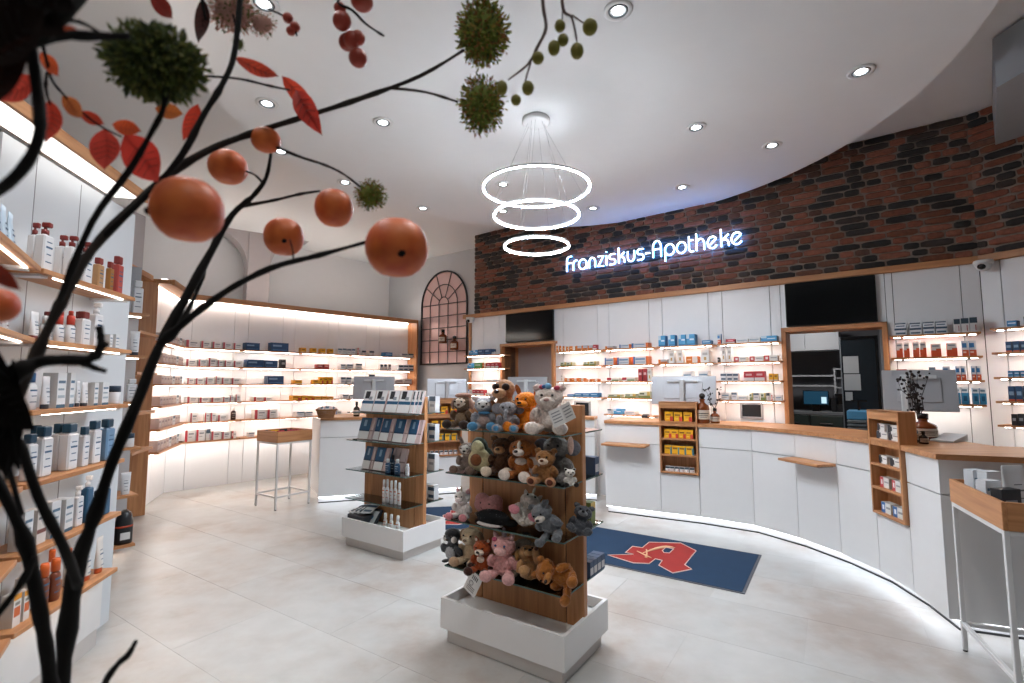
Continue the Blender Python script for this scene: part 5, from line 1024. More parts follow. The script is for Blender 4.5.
# ------------------------------------------------------------------ plush animals
PILE = bpy.data.textures.new('plush_pile', 'CLOUDS'); PILE.noise_scale = .012; PILE.noise_depth = 2
def toy(name, lab, px, py, zs, h, main, y=-.14, turn=0, tilt=(0, 0), face=None, ears='round', earc=None, muz=None, feet=None, belly=None, nose='#1c1718', eye=True, extra=(), eyec='#15110f', hx=0.0, legs=True, headr=.235, sole=None, dz=0.0, wx=1.3, wy=1.12):
    x = GW1.hit(px, py, y)[0]
    M_ = GW1.M(x, y, zs + .002 + dz) @ Matrix.Rotation(radians(turn + 18), 4, 'Z') @ Matrix.Rotation(radians(tilt[0]), 4, 'X') @ Matrix.Rotation(radians(tilt[1]), 4, 'Y')
    t = thing(name, lab, 'plush toy', M=M_, group='plush animals on the display stand'); s = h; K = (wx, wy, 1.0); E = lambda b, c, r, rot=None, nu=12, nv=8: b.ell([q * s * k for q, k in zip(c, K)], [q * s * k for q, k in zip(r if isinstance(r, tuple) else (r, r, r), K)], rot, nu, nv)
    RX = lambda a, b_=0, c=0: (Matrix.Rotation(radians(c), 3, 'Z') @ Matrix.Rotation(radians(b_), 3, 'Y') @ Matrix.Rotation(radians(a), 3, 'X'))
    b = MB(); E(b, (0, 0.02, .28), (.23, .2, .28), nu=16, nv=10); E(b, (hx, -.03, .72), (headr, headr * .93, headr * .95), nu=16, nv=10); E(b, (0, 0, .52), (.14, .13, .12))
    for sx in (-1, 1):
        E(b, (sx * .22, -.08, .36), (.085, .09, .2), RX(28, sx * -22)); 
        if legs: E(b, (sx * .17, -.22, .10), (.105, .22, .10), RX(0, 0, sx * 14)); E(b, (sx * .215, -.40, .125), (.115, .085, .125))
    ec = earc or main
    if ears == 'flopmain' or ears == 'round':
        for sx in (-1, 1): E(b, (hx + sx * .19, 0, .92), (.09, .05, .09))
    me = b.mesh('plush', fur(main)); o = put('body', me, t)
    r = o.modifiers.new('fuse', 'REMESH'); r.mode = 'VOXEL'; r.voxel_size = s * .022; r.use_smooth_shade = True
    sm = o.modifiers.new('soften', 'SMOOTH'); sm.iterations = 4; sm.factor = .5
    dp = o.modifiers.new('pile', 'DISPLACE'); dp.texture = PILE; dp.strength = s * .055; dp.mid_level = .62; dp.texture_coords = 'LOCAL'
    def part(nm, f, col, m_=None): b_ = MB(); f(b_); return b_.build(nm, m_ or fur(col), t)
    if ears == 'round':
        for sx in (-1, 1): part('ear_lining', lambda q: E(q, (hx + sx * .19, -.035, .92), (.06, .03, .06)), ec)
    elif ears == 'long':
        for sx in (-1, 1): part('ear', lambda q: E(q, (hx + sx * .2, .02, .98), (.055, .03, .15), RX(0, sx * 25)), ec)
    elif ears == 'point':
        for sx in (-1, 1): part('ear', lambda q: q.tube([(c[0] * s * wx, c[1] * s * wy, c[2] * s) for c in ((hx + sx * .13, -.01, .86), (hx + sx * .17, -.01, .97), (hx + sx * .2, 0, 1.04))], [.08 * s, .055 * s, .008 * s], 8), ec)
    elif ears == 'flop':
        for sx in (-1, 1): part('ear', lambda q: E(q, (hx + sx * .23, -.03, .70), (.06, .09, .17), RX(0, sx * -14)), ec)
    elif ears == 'elephant':
        for sx in (-1, 1): part('ear', lambda q: E(q, (hx + sx * .27, .0, .72), (.15, .035, .18), RX(0, sx * 12)), ec)
    if face: part('face_patch', lambda q: E(q, (hx, -.10, .73), (.175, .165, .17)), face)
    if muz: part('muzzle', lambda q: E(q, (hx, -.235, .65), (.12, .10, .09)), muz)
    if belly: part('belly', lambda q: E(q, (0, -.07, .27), (.165, .13, .2)), belly)
    ny = -.345 if muz else -.255
    if nose: part('nose', lambda q: E(q, (hx, ny, .685), (.045, .03, .035)), nose, mat(nose, .25))
    if eye:
        for sx in (-1, 1): part('eye', lambda q: E(q, (hx + sx * .085, -.245 if not face else -.262, .775), (.024, .018, .027)), eyec, mat(eyec, .15))
    if feet:
        for sx in (-1, 1): part('foot', lambda q: E(q, (sx * .215, -.412, .125), (.122, .085, .13)), feet)
    if sole:
        for sx in (-1, 1): part('sole', lambda q: E(q, (sx * .215, -.478, .13), (.075, .022, .085)), sole)
    for nm, col, bl in extra:
        part(nm, lambda q: [E(q, e[0], e[1], RX(*e[2]) if len(e) > 2 else None) for e in bl], col)
    return t
z1, z2_, z3_, z4 = GZ
toy('plush_cow', 'brown and white floppy plush with dark feet at the top shelf end', 463, 415, z1, .205, '#6e5743', -.17, -8, ears='flop', earc='#a07c6c', face='#d8c9b8', feet='#33251f', belly='#8a745c', nose='#6b4c42', extra=[('mane', '#a27a68', [((0, .02, .95), (.22, .16, .08))])])
toy('plush_raccoon', 'pale grey plush with blue feet and white face on the top shelf', 484, 415, z1, .195, '#9fa0a6', -.185, 12, face='#d9d8d6', feet='#4d86ad', ears='round', earc='#c7b7b4', belly='#b79f97', extra=[('scarf', '#4d86b0', [((.02, -.14, .5), (.15, .1, .05))])])
toy('plush_sloth', 'tan plush with dark eye rings, tallest on the top shelf', 505, 405, z1, .325, '#a87c5a', -.11, -6, ears='none', legs=False, wx=1.1, muz='#b58a66', feet=None, nose='#2a1c18', headr=.19, extra=[('eye_patch', '#2a1a14', [((-.085, -.17, .765), (.07, .05, .065)), ((.085, -.17, .765), (.07, .05, .065))])], eye=False)
toy('plush_elephant', 'small grey plush elephant with blue soles on the top shelf', 508, 420, z1, .175, '#8f8f94', -.2, 5, ears='elephant', earc='#84848a', nose=None, feet='#8f8f94', sole='#4f86ae', extra=[('trunk', '#8f8f94', [((0, -.28, .62), (.06, .09, .09)), ((0, -.35, .5), (.05, .05, .1)), ((.02, -.37, .4), (.045, .06, .05))])])
toy('plush_monster', 'bright orange smiling plush beside the white bear', 527, 408, z1, .235, '#e07f1c', -.13, -14, ears='long', earc='#9a5527', muz='#e8891f', nose='#2a1710', extra=[('smile', '#3a1a10', [((0, -.325, .615), (.075, .012, .012))])])
toy('plush_bear', 'large white plush bear with flower crown and booklet tag', 549, 410, z1, .265, '#d6c8bf', -.14, 4, ears='round', earc='#cdb3ad', muz='#e0d5cc', feet='#dbcfc6', nose='#b48c86', belly='#ddd0c7', extra=[('flower', '#b8485a', [((-.1, -.1, .94), .05), ((.14, -.12, .92), .05)]), ('flower_blue', '#6fa3c9', [((0, -.12, .96), .06)]), ('flower_navy', '#3b5c93', [((-.06, -.14, .95), .04)])])
toy('plush_donkey', 'small white-grey plush donkey at the second shelf end', 468, 462, z2_, .185, '#8d7d74', -.17, -6, ears='long', earc='#8a7a72', face='#d8d3cd', feet='#6e5a4e')
x = GW1.hit(483, 460, -.15)[0]
t = thing('plush_avocado', 'avocado shaped plush with brown stone on the second shelf', 'plush toy', M=GW1.M(x, -.15, z2_ + .002) @ Matrix.Rotation(radians(18), 4, 'Z') @ Matrix.Rotation(radians(-10), 4, 'Y'), group='plush animals on the display stand')
b = MB(); b.ell((0, .01, .08), (.085, .05, .08), nu=16, nv=10); b.ell((0, .01, .15), (.055, .045, .06), nu=14); o = put('body', b.mesh('skin', fur('#2f3324')), t); r = o.modifiers.new('fuse', 'REMESH'); r.mode = 'VOXEL'; r.voxel_size = .006; r.use_smooth_shade = True
b = MB(); b.ell((0, -.025, .08), (.072, .03, .068), nu=16, nv=10); b.ell((0, -.02, .145), (.043, .028, .05)); o = put('flesh', b.mesh('flesh', fur('#cfc39a')), t); r = o.modifiers.new('fuse', 'REMESH'); r.mode = 'VOXEL'; r.voxel_size = .006; r.use_smooth_shade = True
b = MB(); b.ell((-.01, -.055, .085), (.036, .022, .036), nu=14); b.build('stone', fur('#7b4a2b'), t)
for sx in (-1, 1): b = MB(); b.ell((sx * .04, -.04, .015), (.02, .035, .016)); b.build('foot', fur('#5a4435'), t)
toy('plush_brown_bear', 'dark brown plush bear with tan muzzle between avocado and spaniel', 503, 455, z2_, .225, '#5a3c28', -.12, -4, ears='round', earc='#7c5638', muz='#b58c63', feet='#d3c3ae')
toy('plush_spaniel', 'tan and white plush dog with black nose on the second shelf', 524, 458, z2_, .23, '#a9652f', -.155, -16, ears='flop', earc='#9c5a2a', muz='#e2d6cb', feet='#ddd0c6', extra=[('blaze', '#e2d6cb', [((0, -.19, .79), (.045, .06, .12))]), ('chest', '#ddcfc3', [((0, -.13, .42), (.13, .09, .09))])])
toy('plush_teddy', 'light brown teddy with blue and brown soles at the shelf edge', 546, 470, z2_, .185, '#9a6c42', -.205, -6, ears='round', earc='#8a5f3c', muz='#d8c3ad', nose='#6a3c28', feet='#b98561', sole='#5a2f22')
toy('plush_grey_elephant', 'grey plush elephant with pink arm behind the teddy', 557, 455, z2_, .25, '#75716f', -.10, -8, ears='elephant', earc='#6f7078', nose=None, extra=[('trunk', '#75716f', [((0, -.26, .62), (.06, .09, .09)), ((0, -.3, .5), (.05, .05, .12))]), ('raised_arm', '#c7a598', [((.27, -.1, .78), (.055, .06, .2))])])
toy('plush_panda', 'tiny black and white plush at the shelf corner', 570, 478, z2_, .09, '#dcd8d2', -.19, 20, ears='round', earc='#26211f', feet='#2a2523', extra=[('eye_patch', '#26211f', [((-.09, -.19, .77), (.05, .04, .05)), ((.09, -.19, .77), (.05, .04, .05))])])
a = GW1.hit(536, 455, -.1)[0]; b = MB(); b.box(-.055, -.01, 0, .055, .01, .125, c=.002); o = b.build('greeting_card', mat('#b8aaa0', .6), None, GW1.M(a + .06, -.175, z2_ + .0005)); tag(o, 'beige card standing behind the light brown teddy', 'card')
toy('plush_unicorn', 'white plush unicorn with pink hooves at the third shelf end', 463, 495, z3_, .17, '#d9d2cf', -.17, -10, ears='point', earc='#d9a9ac', feet='#c98288', nose=None, muz='#e0d4d0', extra=[('horn', '#cbbba6', [((0, -.1, 1.02), (.03, .03, .12), (14,))]), ('mane', '#c98a92', [((.13, .06, .8), (.06, .1, .16))])])
x = GW1.hit(486, 506, -.12)[0]
t = thing('plush_heart', 'pink smiling plush cushion on the third shelf', 'plush toy', M=GW1.M(x, -.11, z3_ + .002) @ Matrix.Rotation(radians(-10), 4, 'X'), group='plush animals on the display stand')
b = MB(); b.ell((0, 0, .075), (.105, .04, .055), nu=18, nv=10); b.ell((-.05, 0, .105), (.05, .036, .04)); b.ell((.05, 0, .105), (.05, .036, .04)); o = put('body', b.mesh('cushion', fur('#c28887')), t); r = o.modifiers.new('fuse', 'REMESH'); r.mode = 'VOXEL'; r.voxel_size = .006; r.use_smooth_shade = True
b = MB(); b.tube([(.026 * cos(radians(a)), -.042, .072 + .02 * sin(radians(a))) for a in range(200, 345, 16)], .002, 5); b.build('smile', mat('#7a3a3c', .6), t)
for sx in (-1, 1): b = MB(); b.ell((sx * .032, -.039, .088), .005, nu=8, nv=6); b.build('eye', mat('#3a2020', .3), t)
b = MB(); b.ell((0, .005, .02), (.095, .05, .022), nu=14); b.build('base_trim', fur('#5a3e2c'), t)
x = GW1.hit(492, 520, -.23)[0]
t = thing('sequin_whale', 'black sequinned plush whale lying on the third shelf', 'plush toy', M=GW1.M(x, -.205, z3_ + .002), group='plush animals on the display stand')
b = MB(); b.ell((-.01, 0, .045), (.115, .05, .045), nu=18, nv=10); b.ell((.10, .01, .03), (.05, .03, .02)); o = put('body', b.mesh('sequins', mat('#08090c', .7, spec=.15)), t); r = o.modifiers.new('fuse', 'REMESH'); r.mode = 'VOXEL'; r.voxel_size = .006; r.use_smooth_shade = True
b = MB(); rs = random.Random(3)
for _ in range(36):
    a, e_ = rs.uniform(0, 2 * pi), rs.uniform(-.2, 1.4); b.ell((-.01 + .117 * cos(a) * cos(e_), .051 * sin(a) * cos(e_), .045 + .046 * sin(e_)), .0016, nu=4, nv=3)
o = b.build('sequin', mat('#c9ccd4', .2, .8), t); o['kind'] = 'stuff'
b = MB(); b.ell((-.02, -.02, .012), (.09, .04, .012), nu=14); b.build('belly', fur('#bdb6b4'), t)
toy('plush_lying_unicorn', 'white plush unicorn lying on its back with pink hooves', 521, 508, z3_, .2, '#d8d0c8', -.19, 20, tilt=(-40, 24), dz=.03, ears='point', earc='#c7bcb4', feet='#c8828c', nose=None, muz='#dfd5cd', extra=[('horn', '#bcae9c', [((0, -.1, 1.02), (.03, .03, .12), (14,))]), ('paw', '#c8828c', [((-.27, -.16, .22), (.085, .085, .075)), ((.27, -.16, .22), (.085, .085, .075))])])
toy('plush_grey_bear', 'grey plush bear leaning forward with white muzzle', 556, 528, z3_, .2, '#6f7378', -.17, -10, tilt=(22, -24), dz=.012, ears='round', earc='#5f6368', muz='#d6d0c8', nose='#191617')
toy('plush_koala', 'dark grey plush in a clear bag on the third shelf corner', 578, 520, z3_, .165, '#4c4f55', -.12, 10, ears='round', earc='#5b5e64', muz='#7d8085', tilt=(-25, 14), dz=.008)
toy('plush_penguin', 'small grey penguin plush at the lowest shelf end', 453, 545, z4, .2, '#4a4d52', -.17, -16, ears='none', headr=.2, legs=False, muz=None, belly='#a9abae', feet=None, nose='#3b3530', face=None, extra=[('cap', '#1a1a1d', [((0, .0, .77), (.215, .2, .19))]), ('cheek', '#d6d4d0', [((-.12, -.14, .68), (.075, .07, .1)), ((.12, -.14, .68), (.075, .07, .1))]), ('foot', '#2b2b2e', [((-.1, -.16, .03), (.09, .12, .035)), ((.1, -.16, .03), (.09, .12, .035))])])
toy('plush_lamb', 'cream plush lamb behind the fox on the lowest shelf', 472, 545, z4, .22, '#c3ad90', -.13, -10, ears='flop', earc='#8d7258', muz='#cdb89d', nose='#6a5142', feet='#a98d70')
toy('plush_fox', 'rust red plush fox with dark paws on the lowest shelf', 483, 558, z4, .185, '#96461f', -.205, -6, ears='point', earc='#9a4a24', muz='#d9cabb', feet='#38201a', extra=[('ear_tip', '#d8c5b5', [((-.16, -.06, .95), (.035, .025, .05)), ((.16, -.06, .95), (.035, .025, .05))]), ('chest', '#dccdbf', [((0, -.16, .42), (.1, .06, .1))]), ('paw', '#38201a', [((-.27, -.16, .2), (.08, .08, .075)), ((.27, -.16, .2), (.08, .08, .075))])])
toy('plush_pink_unicorn', 'pink plush unicorn beside the fox on the lowest shelf', 504, 560, z4, .235, '#cf9a98', -.195, -4, ears='point', earc='#d9aeab', muz='#d8aca8', nose=None, feet='#d2a2a0', eyec='#31507d', extra=[('horn', '#8d7a7c', [((0.02, -.06, 1.03), (.05, .04, .13), (10,))]), ('flower', '#b8506a', [((-.14, -.14, .88), .05)])])
toy('plush_sheep', 'grey-beige plush sheep at the back of the lowest shelf', 524, 548, z4, .2, '#958679', -.09, 8, ears='flop', earc='#82756a', muz='#b4a698')
toy('plush_puppy', 'tan plush puppy lying with one leg raised on the lowest shelf', 531, 568, z4, .19, '#a87e54', -.195, 30, tilt=(-38, 0), dz=.02, ears='flop', earc='#98703f', muz='#b88e62', feet='#b48a5e', extra=[('raised_leg', '#ad835a', [((.12, -.35, .52), (.08, .09, .24), (20,))]), ('sole', '#4a2a1c', [((.12, -.46, .66), (.055, .03, .06))])])
toy('plush_golden_bear', 'curly golden brown plush bear lying at the lowest shelf corner', 574, 575, z4, .215, '#a2642c', -.15, 8, tilt=(20, -72), dz=.06, ears='round', earc='#99602e', muz='#b77c42', nose='#3a2318', feet='#a86b34')
# booklet tag on the white bear, price card on the lowest shelf
x = GW1.hit(565, 415, -.27)[0]; t = thing('booklet_tag', 'open white booklet tag hanging on the flower-crowned bear', 'tag', M=GW1.M(x, -.255, z1 + .07) @ Matrix.Rotation(radians(-25), 4, 'Y'))
for sg, a in ((-1, 12), (1, -12)): b = MB(); b.box(0 if sg > 0 else -.07, -.001, 0, .07 if sg > 0 else 0, .001, .09); pg = b.build('page', mat('#d9d9d8', .7), t, Matrix.Rotation(radians(a), 4, 'Z')); b = MB(); [b.box((.01 if sg > 0 else -.06), -.0016, .02 + k * .016, (.06 if sg > 0 else -.01), -.0011, .026 + k * .016) for k in range(4)]; b.build('print', mat('#8d8f93', .7), pg)
x = GW1.hit(468, 583, -.27)[0]; zc = GW1.hit(468, 583, -.27)[1]; t = thing('price_card', 'white tilted price card hanging from the lowest glass shelf', 'tag', M=GW1.M(x, -.262, zc - .055) @ Matrix.Rotation(radians(28), 4, 'Y'))
b = MB(); b.box(-.045, -.001, 0, .045, .001, .125); b.build('card', mat('#d6d5d3', .7), t); b = MB(); [b.box(-.02 + k * .011, -.0018, .085, -.014 + k * .011, -.0011, .11) for k in range(4)]; b.tube([(-.012 + .014 * cos(a * pi / 6), -.0016, .06 + .014 * sin(a * pi / 6)) for a in range(12)], .0016, 4, closed=True); [b.box(-.03, -.0018, .015 + k * .011, .025, -.0011, .019 + k * .011) for k in range(3)]; b.build('print', mat('#55565a', .7), t)

# ------------------------------------------------------------------ small tray tables
def table(p, rz, L_, D_, lab, h=.92, bh=.13):
    t = thing('tray_table', lab, 'table', (p[0], p[1], 0), rz); lg = .022
    for x in (0, L_ - lg):
        for y in (0, D_ - lg):
            b = MB(); b.box(x, y, .008, x + lg, y + lg, h - bh - .001, c=.002); l_ = b.build('leg', STEELW, t); b = MB(); b.cyl((x + lg / 2, y + lg / 2, 0), (x + lg / 2, y + lg / 2, .008), .011, n=8); b.build('glide', BLACK, l_)
    for z in (.14, h - bh - .023):
        for q in ((lg, 0, L_ - lg, lg), (lg, D_ - lg, L_ - lg, D_), (0, lg, lg, D_ - lg), (L_ - lg, lg, L_, D_ - lg)):
            b = MB(); b.box(q[0], q[1], z, q[2], q[3], z + lg, c=.002); b.build('rail', STEELW, t)
    th = .016
    for q in ((-.003, -.003, L_ + .003, th), (-.003, D_ - th, L_ + .003, D_ + .003), (-.003, th, th, D_ - th), (L_ - th, th, L_ + .003, D_ - th)):
        b = MB(); b.box(q[0], q[1], h - bh, q[2], q[3], h, c=.002); b.build('tray_side', OAK if q[2] - q[0] > q[3] - q[1] else OAKY, t)
    b = MB(); b.box(th, th, h - bh, L_ - th, D_ - th, h - bh + .012); b.build('tray_floor', OAK, t)
    return t
TL = ((-2.80, 5.98), radians(56)); table(TL[0], TL[1], .46, .45, 'small wire-legged oak tray table of red packets by the far counter')
r_ = random.Random(5)
for k in range(12):
    u, v_ = .05 + .13 * (k % 4), .07 + .15 * (k // 4); W_ = Wall(TL[0], (cos(TL[1]), sin(TL[1]))); st = 'rw' if v_ < .3 else ('ye' if k == 9 else 'dk')
    carton(W_.M(u + .03, v_ + .03, .803) @ Matrix.Rotation(r_.uniform(-.3, .3), 4, 'Z') @ Matrix.Rotation(radians(-20), 4, 'X'), st, .10, .035, .11, f"{DESC[st]} in the far tray table, {ORD[k % 4 + 1]} in row {['one','two','three'][k // 4]}", 'packets in the tray table', 'packet', 'packet')
TRP = (2.545, 2.93); d_ = Vector((-.265, -.575)).normalized(); TRZ = atan2(-d_.y, -d_.x)
# corner walk: long side runs toward the camera, tray table stands before the dim counter end
W_ = Wall((TRP[0] + d_.x * .63, TRP[1] + d_.y * .63), -d_)
M0 = W_.M(); t = table((0, 0), 0, .63, .46, 'wire-legged oak tray table of cream tubes before the dim counter end', h=.95)
t.matrix_world = M0 @ Matrix.Translation((0, -.46, 0))
WT = Wall((M0 @ Vector((0, -.46, 0)))[:2], -d_)
def tt(u, v_, f): return f(WT.M(u, v_, .833))
GT = 'tubes in the tray table'
face = Matrix.Rotation(radians(-58), 4, 'Z')
carton(WT.M(.53, .38, .833) @ face, 'cos', .075, .05, .19, 'white carton at the rear corner of the cream tube table', GT); carton(WT.M(.46, .34, .833) @ face, 'cos', .09, .05, .195, 'white carton beside the rear corner carton of the tube table', GT)
for k, (u, v_, h_) in enumerate(((.31, .30, .25), (.27, .20, .25), (.22, .09, .25))): bottle(WT.M(u, v_, .833) @ face, f'white cream tube, {ORD[k + 1]} from the counter in the tray table', GT, .13, h_, 'tube', '#d5d5d6', '#d9dadb', labc='#6d6f72', cat='tube', name='cream_tube')
carton(WT.M(.335, .39, .833) @ face, 'cos', .09, .05, .165, 'white carton before the black one in the tube table', GT); carton(WT.M(.19, .375, .833) @ face, 'dk', .11, .05, .15, 'black carton in the tube table', GT); carton(WT.M(.10, .25, .833) @ face, 'st', .13, .05, .15, 'white carton with dark teal bands in the tube table', GT)
# wicker basket with sachets, dark bottle
p = on_z(322.5, 418.5, 1.07); t = thing('wicker_basket', 'oval wicker basket on the far counter worktop', 'basket', (p.x + .0, p.y + .12, 1.0715), radians(10))
b = MB(); wk = mat('#8a5f3c', .8, var=.2)
for k in range(6): b.tube([((.088 + .005 * k) * cos(a * pi / 12), (.07 + .004 * k) * sin(a * pi / 12), .008 + .016 * k) for a in range(24)], .0085, 6, closed=True)
b.build('weave', wk, t); b = MB(); b.lathe([(.086, .002), (.086, .01)], 20, sy=.75); b.build('bottom', wk, t); b = MB(); b.tube([(.12 * cos(a * pi / 12), .092 * sin(a * pi / 12), .10) for a in range(24)], .011, 6, closed=True); b.build('rim', wk, t)
for k in range(7):
    o = carton(Matrix.Translation((p.x - .06 + .02 * k, p.y + .11 + .012 * (k % 3), 1.12)) @ Matrix.Rotation(radians(-40 + 14 * k), 4, 'Y') @ Matrix.Rotation(radians(-25), 4, 'X'), 'wt' if k % 2 else 'lf3', .045, .012, .10, f"foil sachet sticking out of the wicker basket, {ORD[k + 1]} of seven", 'sachets in the basket', 'sachet', 'sachet')
p = on_z(354, 417, 1.07); jarbottle(p.x, p.y + .1, .04, .19, 'slim dark bottle on the far counter behind the leaflet stand', stopper='cap', dark=True)
# white tube and bottle on the long shelf
x_, z_ = WL.hit(130 + 294 / 2.845, 260 + 440 / 2.845, -.12); bottle(WL.M(x_, -.12, ZL[4] + .0005), 'dark syrup bottle with white label and cap on the fifth long shelf', 'bottles on the long shelf', .07, .19, 'round', '#2a1714', '#d9d9d8', labc='#d5d0c8')
# bottles of the arched mirror ledge
for k, (px, py, h_) in enumerate(((444.5, 343.5, .24), (456, 350, .24))):
    x_, z_ = AW.hit(px, py, -.09); t = jarbottle(0, 0, .08, h_ + .02, ['red-brown apothecary bottle hanging high in the arched mirror bars', 'red-brown apothecary bottle hanging low in the arched mirror bars'][k], stopper='cap')
    o = [q for q in bpy.data.objects if q.name.startswith('amber_bottle') and not q.parent][-1]
    o = sorted([q for q in C.objects if q.name.startswith('amber_bottle')], key=lambda q: q.name)[-1]; o.matrix_world = AW.M(x_, -.135, z_)

# ------------------------------------------------------------------ branch arrangement close to the lens
BARK = mat('#0e0b0a', 0.8, var=.3, spec=.25); BARKL = mat('#211a15', 0.8, var=.3, spec=.3)
def P3(L): return [far(x, y, d) for x, y, d, r in L], [r * d / F_PX for x, y, d, r in L]
def smooth(L, k=4):
    out = []
    for i in range(len(L) - 1):
        p0, p1, p2, p3 = L[max(i - 1, 0)], L[i], L[i + 1], L[min(i + 2, len(L) - 1)]
        for j in range(k):
            t = j / k; out.append(tuple(.5 * (2 * p1[c] + (p2[c] - p0[c]) * t + (2 * p0[c] - 5 * p1[c] + 4 * p2[c] - p3[c]) * t * t + (3 * p1[c] - p0[c] - 3 * p2[c] + p3[c]) * t ** 3) for c in range(4)))
    return out + [tuple(L[-1])]
rk = random.Random(21)
def twig_mesh(b, L, knots=True):
    S_ = smooth(L); P, R_ = P3(S_)
    if knots: R_ = [r * rk.uniform(.88, 1.14) * (1.3 if rk.random() < .14 else 1) for r in R_]
    b.tube(P, [r * .74 for r in R_], 8)
def stem(lab, runs, bark=BARK, fat=1.0):
    runs = [[(x, y, d, r * fat) for x, y, d, r in L] for L in runs]
    t = bpy.data.objects.new('twig', None); C.objects.link(t); p = far(runs[0][0][0], runs[0][0][1], runs[0][0][2]); t.location = p; t.empty_display_size = .02; tag(t, lab, 'branch', 'twigs of the branch arrangement')
    inv_ = Matrix.Translation(-p)
    for i, L in enumerate(runs): b = MB(); twig_mesh(b, L); o = b.build('stem' if i == 0 else 'side_shoot', bark, t, inv_)
    return t, inv_
def apple_mat():
    m, tr_, b = newmat('orange_apple'); N, L = tr_.nodes, tr_.links
    co = N.new('ShaderNodeTexCoord'); no = N.new('ShaderNodeTexNoise'); no.inputs['Scale'].default_value = 22; no.inputs['Detail'].default_value = 4
    r = N.new('ShaderNodeValToRGB'); e = r.color_ramp.elements; e[0].position = .35; e[0].color = lin('#bb3c22'); e[1].position = .70; e[1].color = lin('#e57a34')
    L.new(co.outputs['Object'], no.inputs['Vector']); L.new(no.outputs['Fac'], r.inputs['Fac']); L.new(r.outputs['Color'], b.inputs['Base Color']); b.inputs['Roughness'].default_value = .5
    return m
APL = apple_mat(); BERRY = mat('#a5402f', .4, var=.2)
def fruit(t, inv_, x, y, d, rx, ry, eye=None, m=None, nm='apple'):
    c = far(x, y, d); r = rx * d / F_PX; rz_ = ry * d / F_PX; b = MB(); n, nv = 20, 12; vs = []
    for i in range(nv + 1):
        th = pi * i / nv; dim = 1 - .07 * math.exp(-((th) / .35) ** 2) - .1 * math.exp(-((pi - th) / .3) ** 2)
        for j in range(n): ph = 2 * pi * j / n; vs.append((r * sin(th) ** .92 * cos(ph), r * sin(th) ** .92 * sin(ph), rz_ * cos(th) * dim))
    b.add(vs, [((i + 1) * n + j, (i + 1) * n + (j + 1) % n, i * n + (j + 1) % n, i * n + j) for i in range(nv) for j in range(n)], 0, True)
    o = b.build(nm, m or APL, t, inv_ @ Matrix.Translation(c))
    if eye:
        q = far(x + eye[0], y + eye[1], d) - c; q = q + Vector((0, -1, 0)) * sqrt(max(r * r - q.length_squared, 0)) * .97; b = MB(); b.ell(q, (r * .14, r * .1, r * .12), nu=10, nv=6); b.build('calyx', BARK, o)
    return o
LEAFM = {}
def leafmat(h):
    if sum(lin(h)[:3]) < .06: return mat(h, .9, spec=.1)
    k = ('leaf', h)
    if k in _M: return _M[k]
    m, t, b = newmat('autumn_leaf'); N, L = t.nodes, t.links
    co = N.new('ShaderNodeTexCoord'); no = N.new('ShaderNodeTexNoise'); no.inputs['Scale'].default_value = 30
    hs = N.new('ShaderNodeHueSaturation'); hs.inputs['Color'].default_value = lin(h); mr = N.new('ShaderNodeMapRange'); mr.inputs['To Min'].default_value = .75; mr.inputs['To Max'].default_value = 1.25
    L.new(co.outputs['Object'], no.inputs['Vector']); L.new(no.outputs['Fac'], mr.inputs['Value']); L.new(mr.outputs['Result'], hs.inputs['Value']); L.new(hs.outputs['Color'], b.inputs['Base Color'])
    tr = N.new('ShaderNodeBsdfTranslucent'); L.new(hs.outputs['Color'], tr.inputs[0]); mx = N.new('ShaderNodeMixShader'); mx.inputs[0].default_value = .45
    L.new(b.outputs[0], mx.inputs[1]); L.new(tr.outputs[0], mx.inputs[2]); L.new(mx.outputs[0], N['Material Output'].inputs['Surface']); b.inputs['Roughness'].default_value = .55
    _M[k] = m; return m
def leaf(t, inv_, x0, y0, x1, y1, d, wpx, col, bend=.15, d1=None):
    a = far(x0, y0, d); c = far(x1, y1, d1 or d); ax = c - a; ln = ax.length; ax.normalize(); vw = Vector((0, 1, 0.1)); sd = ax.cross(vw).normalized(); nn = sd.cross(ax).normalized(); w_ = wpx * d / F_PX; b = MB(); n = 8; vs = []; fs = []
    for i in range(n + 1):
        f = i / n; hw = w_ * (sin(pi * min(f * 1.02, 1)) ** .75) * (1 - .25 * f); ctr = a + ax * (ln * f) + nn * (ln * bend * sin(pi * f))
        for k in (-1, -.5, 0, .5, 1): vs.append(ctr + sd * hw * k - nn * abs(k) * hw * .25)
    for i in range(n):
        for k in range(4): q = i * 5 + k; fs.append((q, q + 1, q + 6, q + 5))
    b.add(vs, fs, 0, True); o = b.build('leaf', leafmat(col), t, inv_)
    b = MB(); b.tube([a + ax * (ln * f / 6) + nn * (ln * bend * sin(pi * f / 6) + .0006) for f in range(7)], ln * .012, 5)
    for i in (2, 3, 4, 5):
        for k in (-2, 2):
            b.tube([vs[i * 5 + 2] + Vector((0, -.0006, 0)), (vs[(i + 1) * 5 + 2 + k // 2] + vs[(i + 1) * 5 + 2 + k]) * .5 + Vector((0, -.0006, 0))], ln * .006, 4)
    b.build('midrib', mat('#5a2018', .7) if sum(lin(col)[:3]) > .06 else BARK, o)
    return o
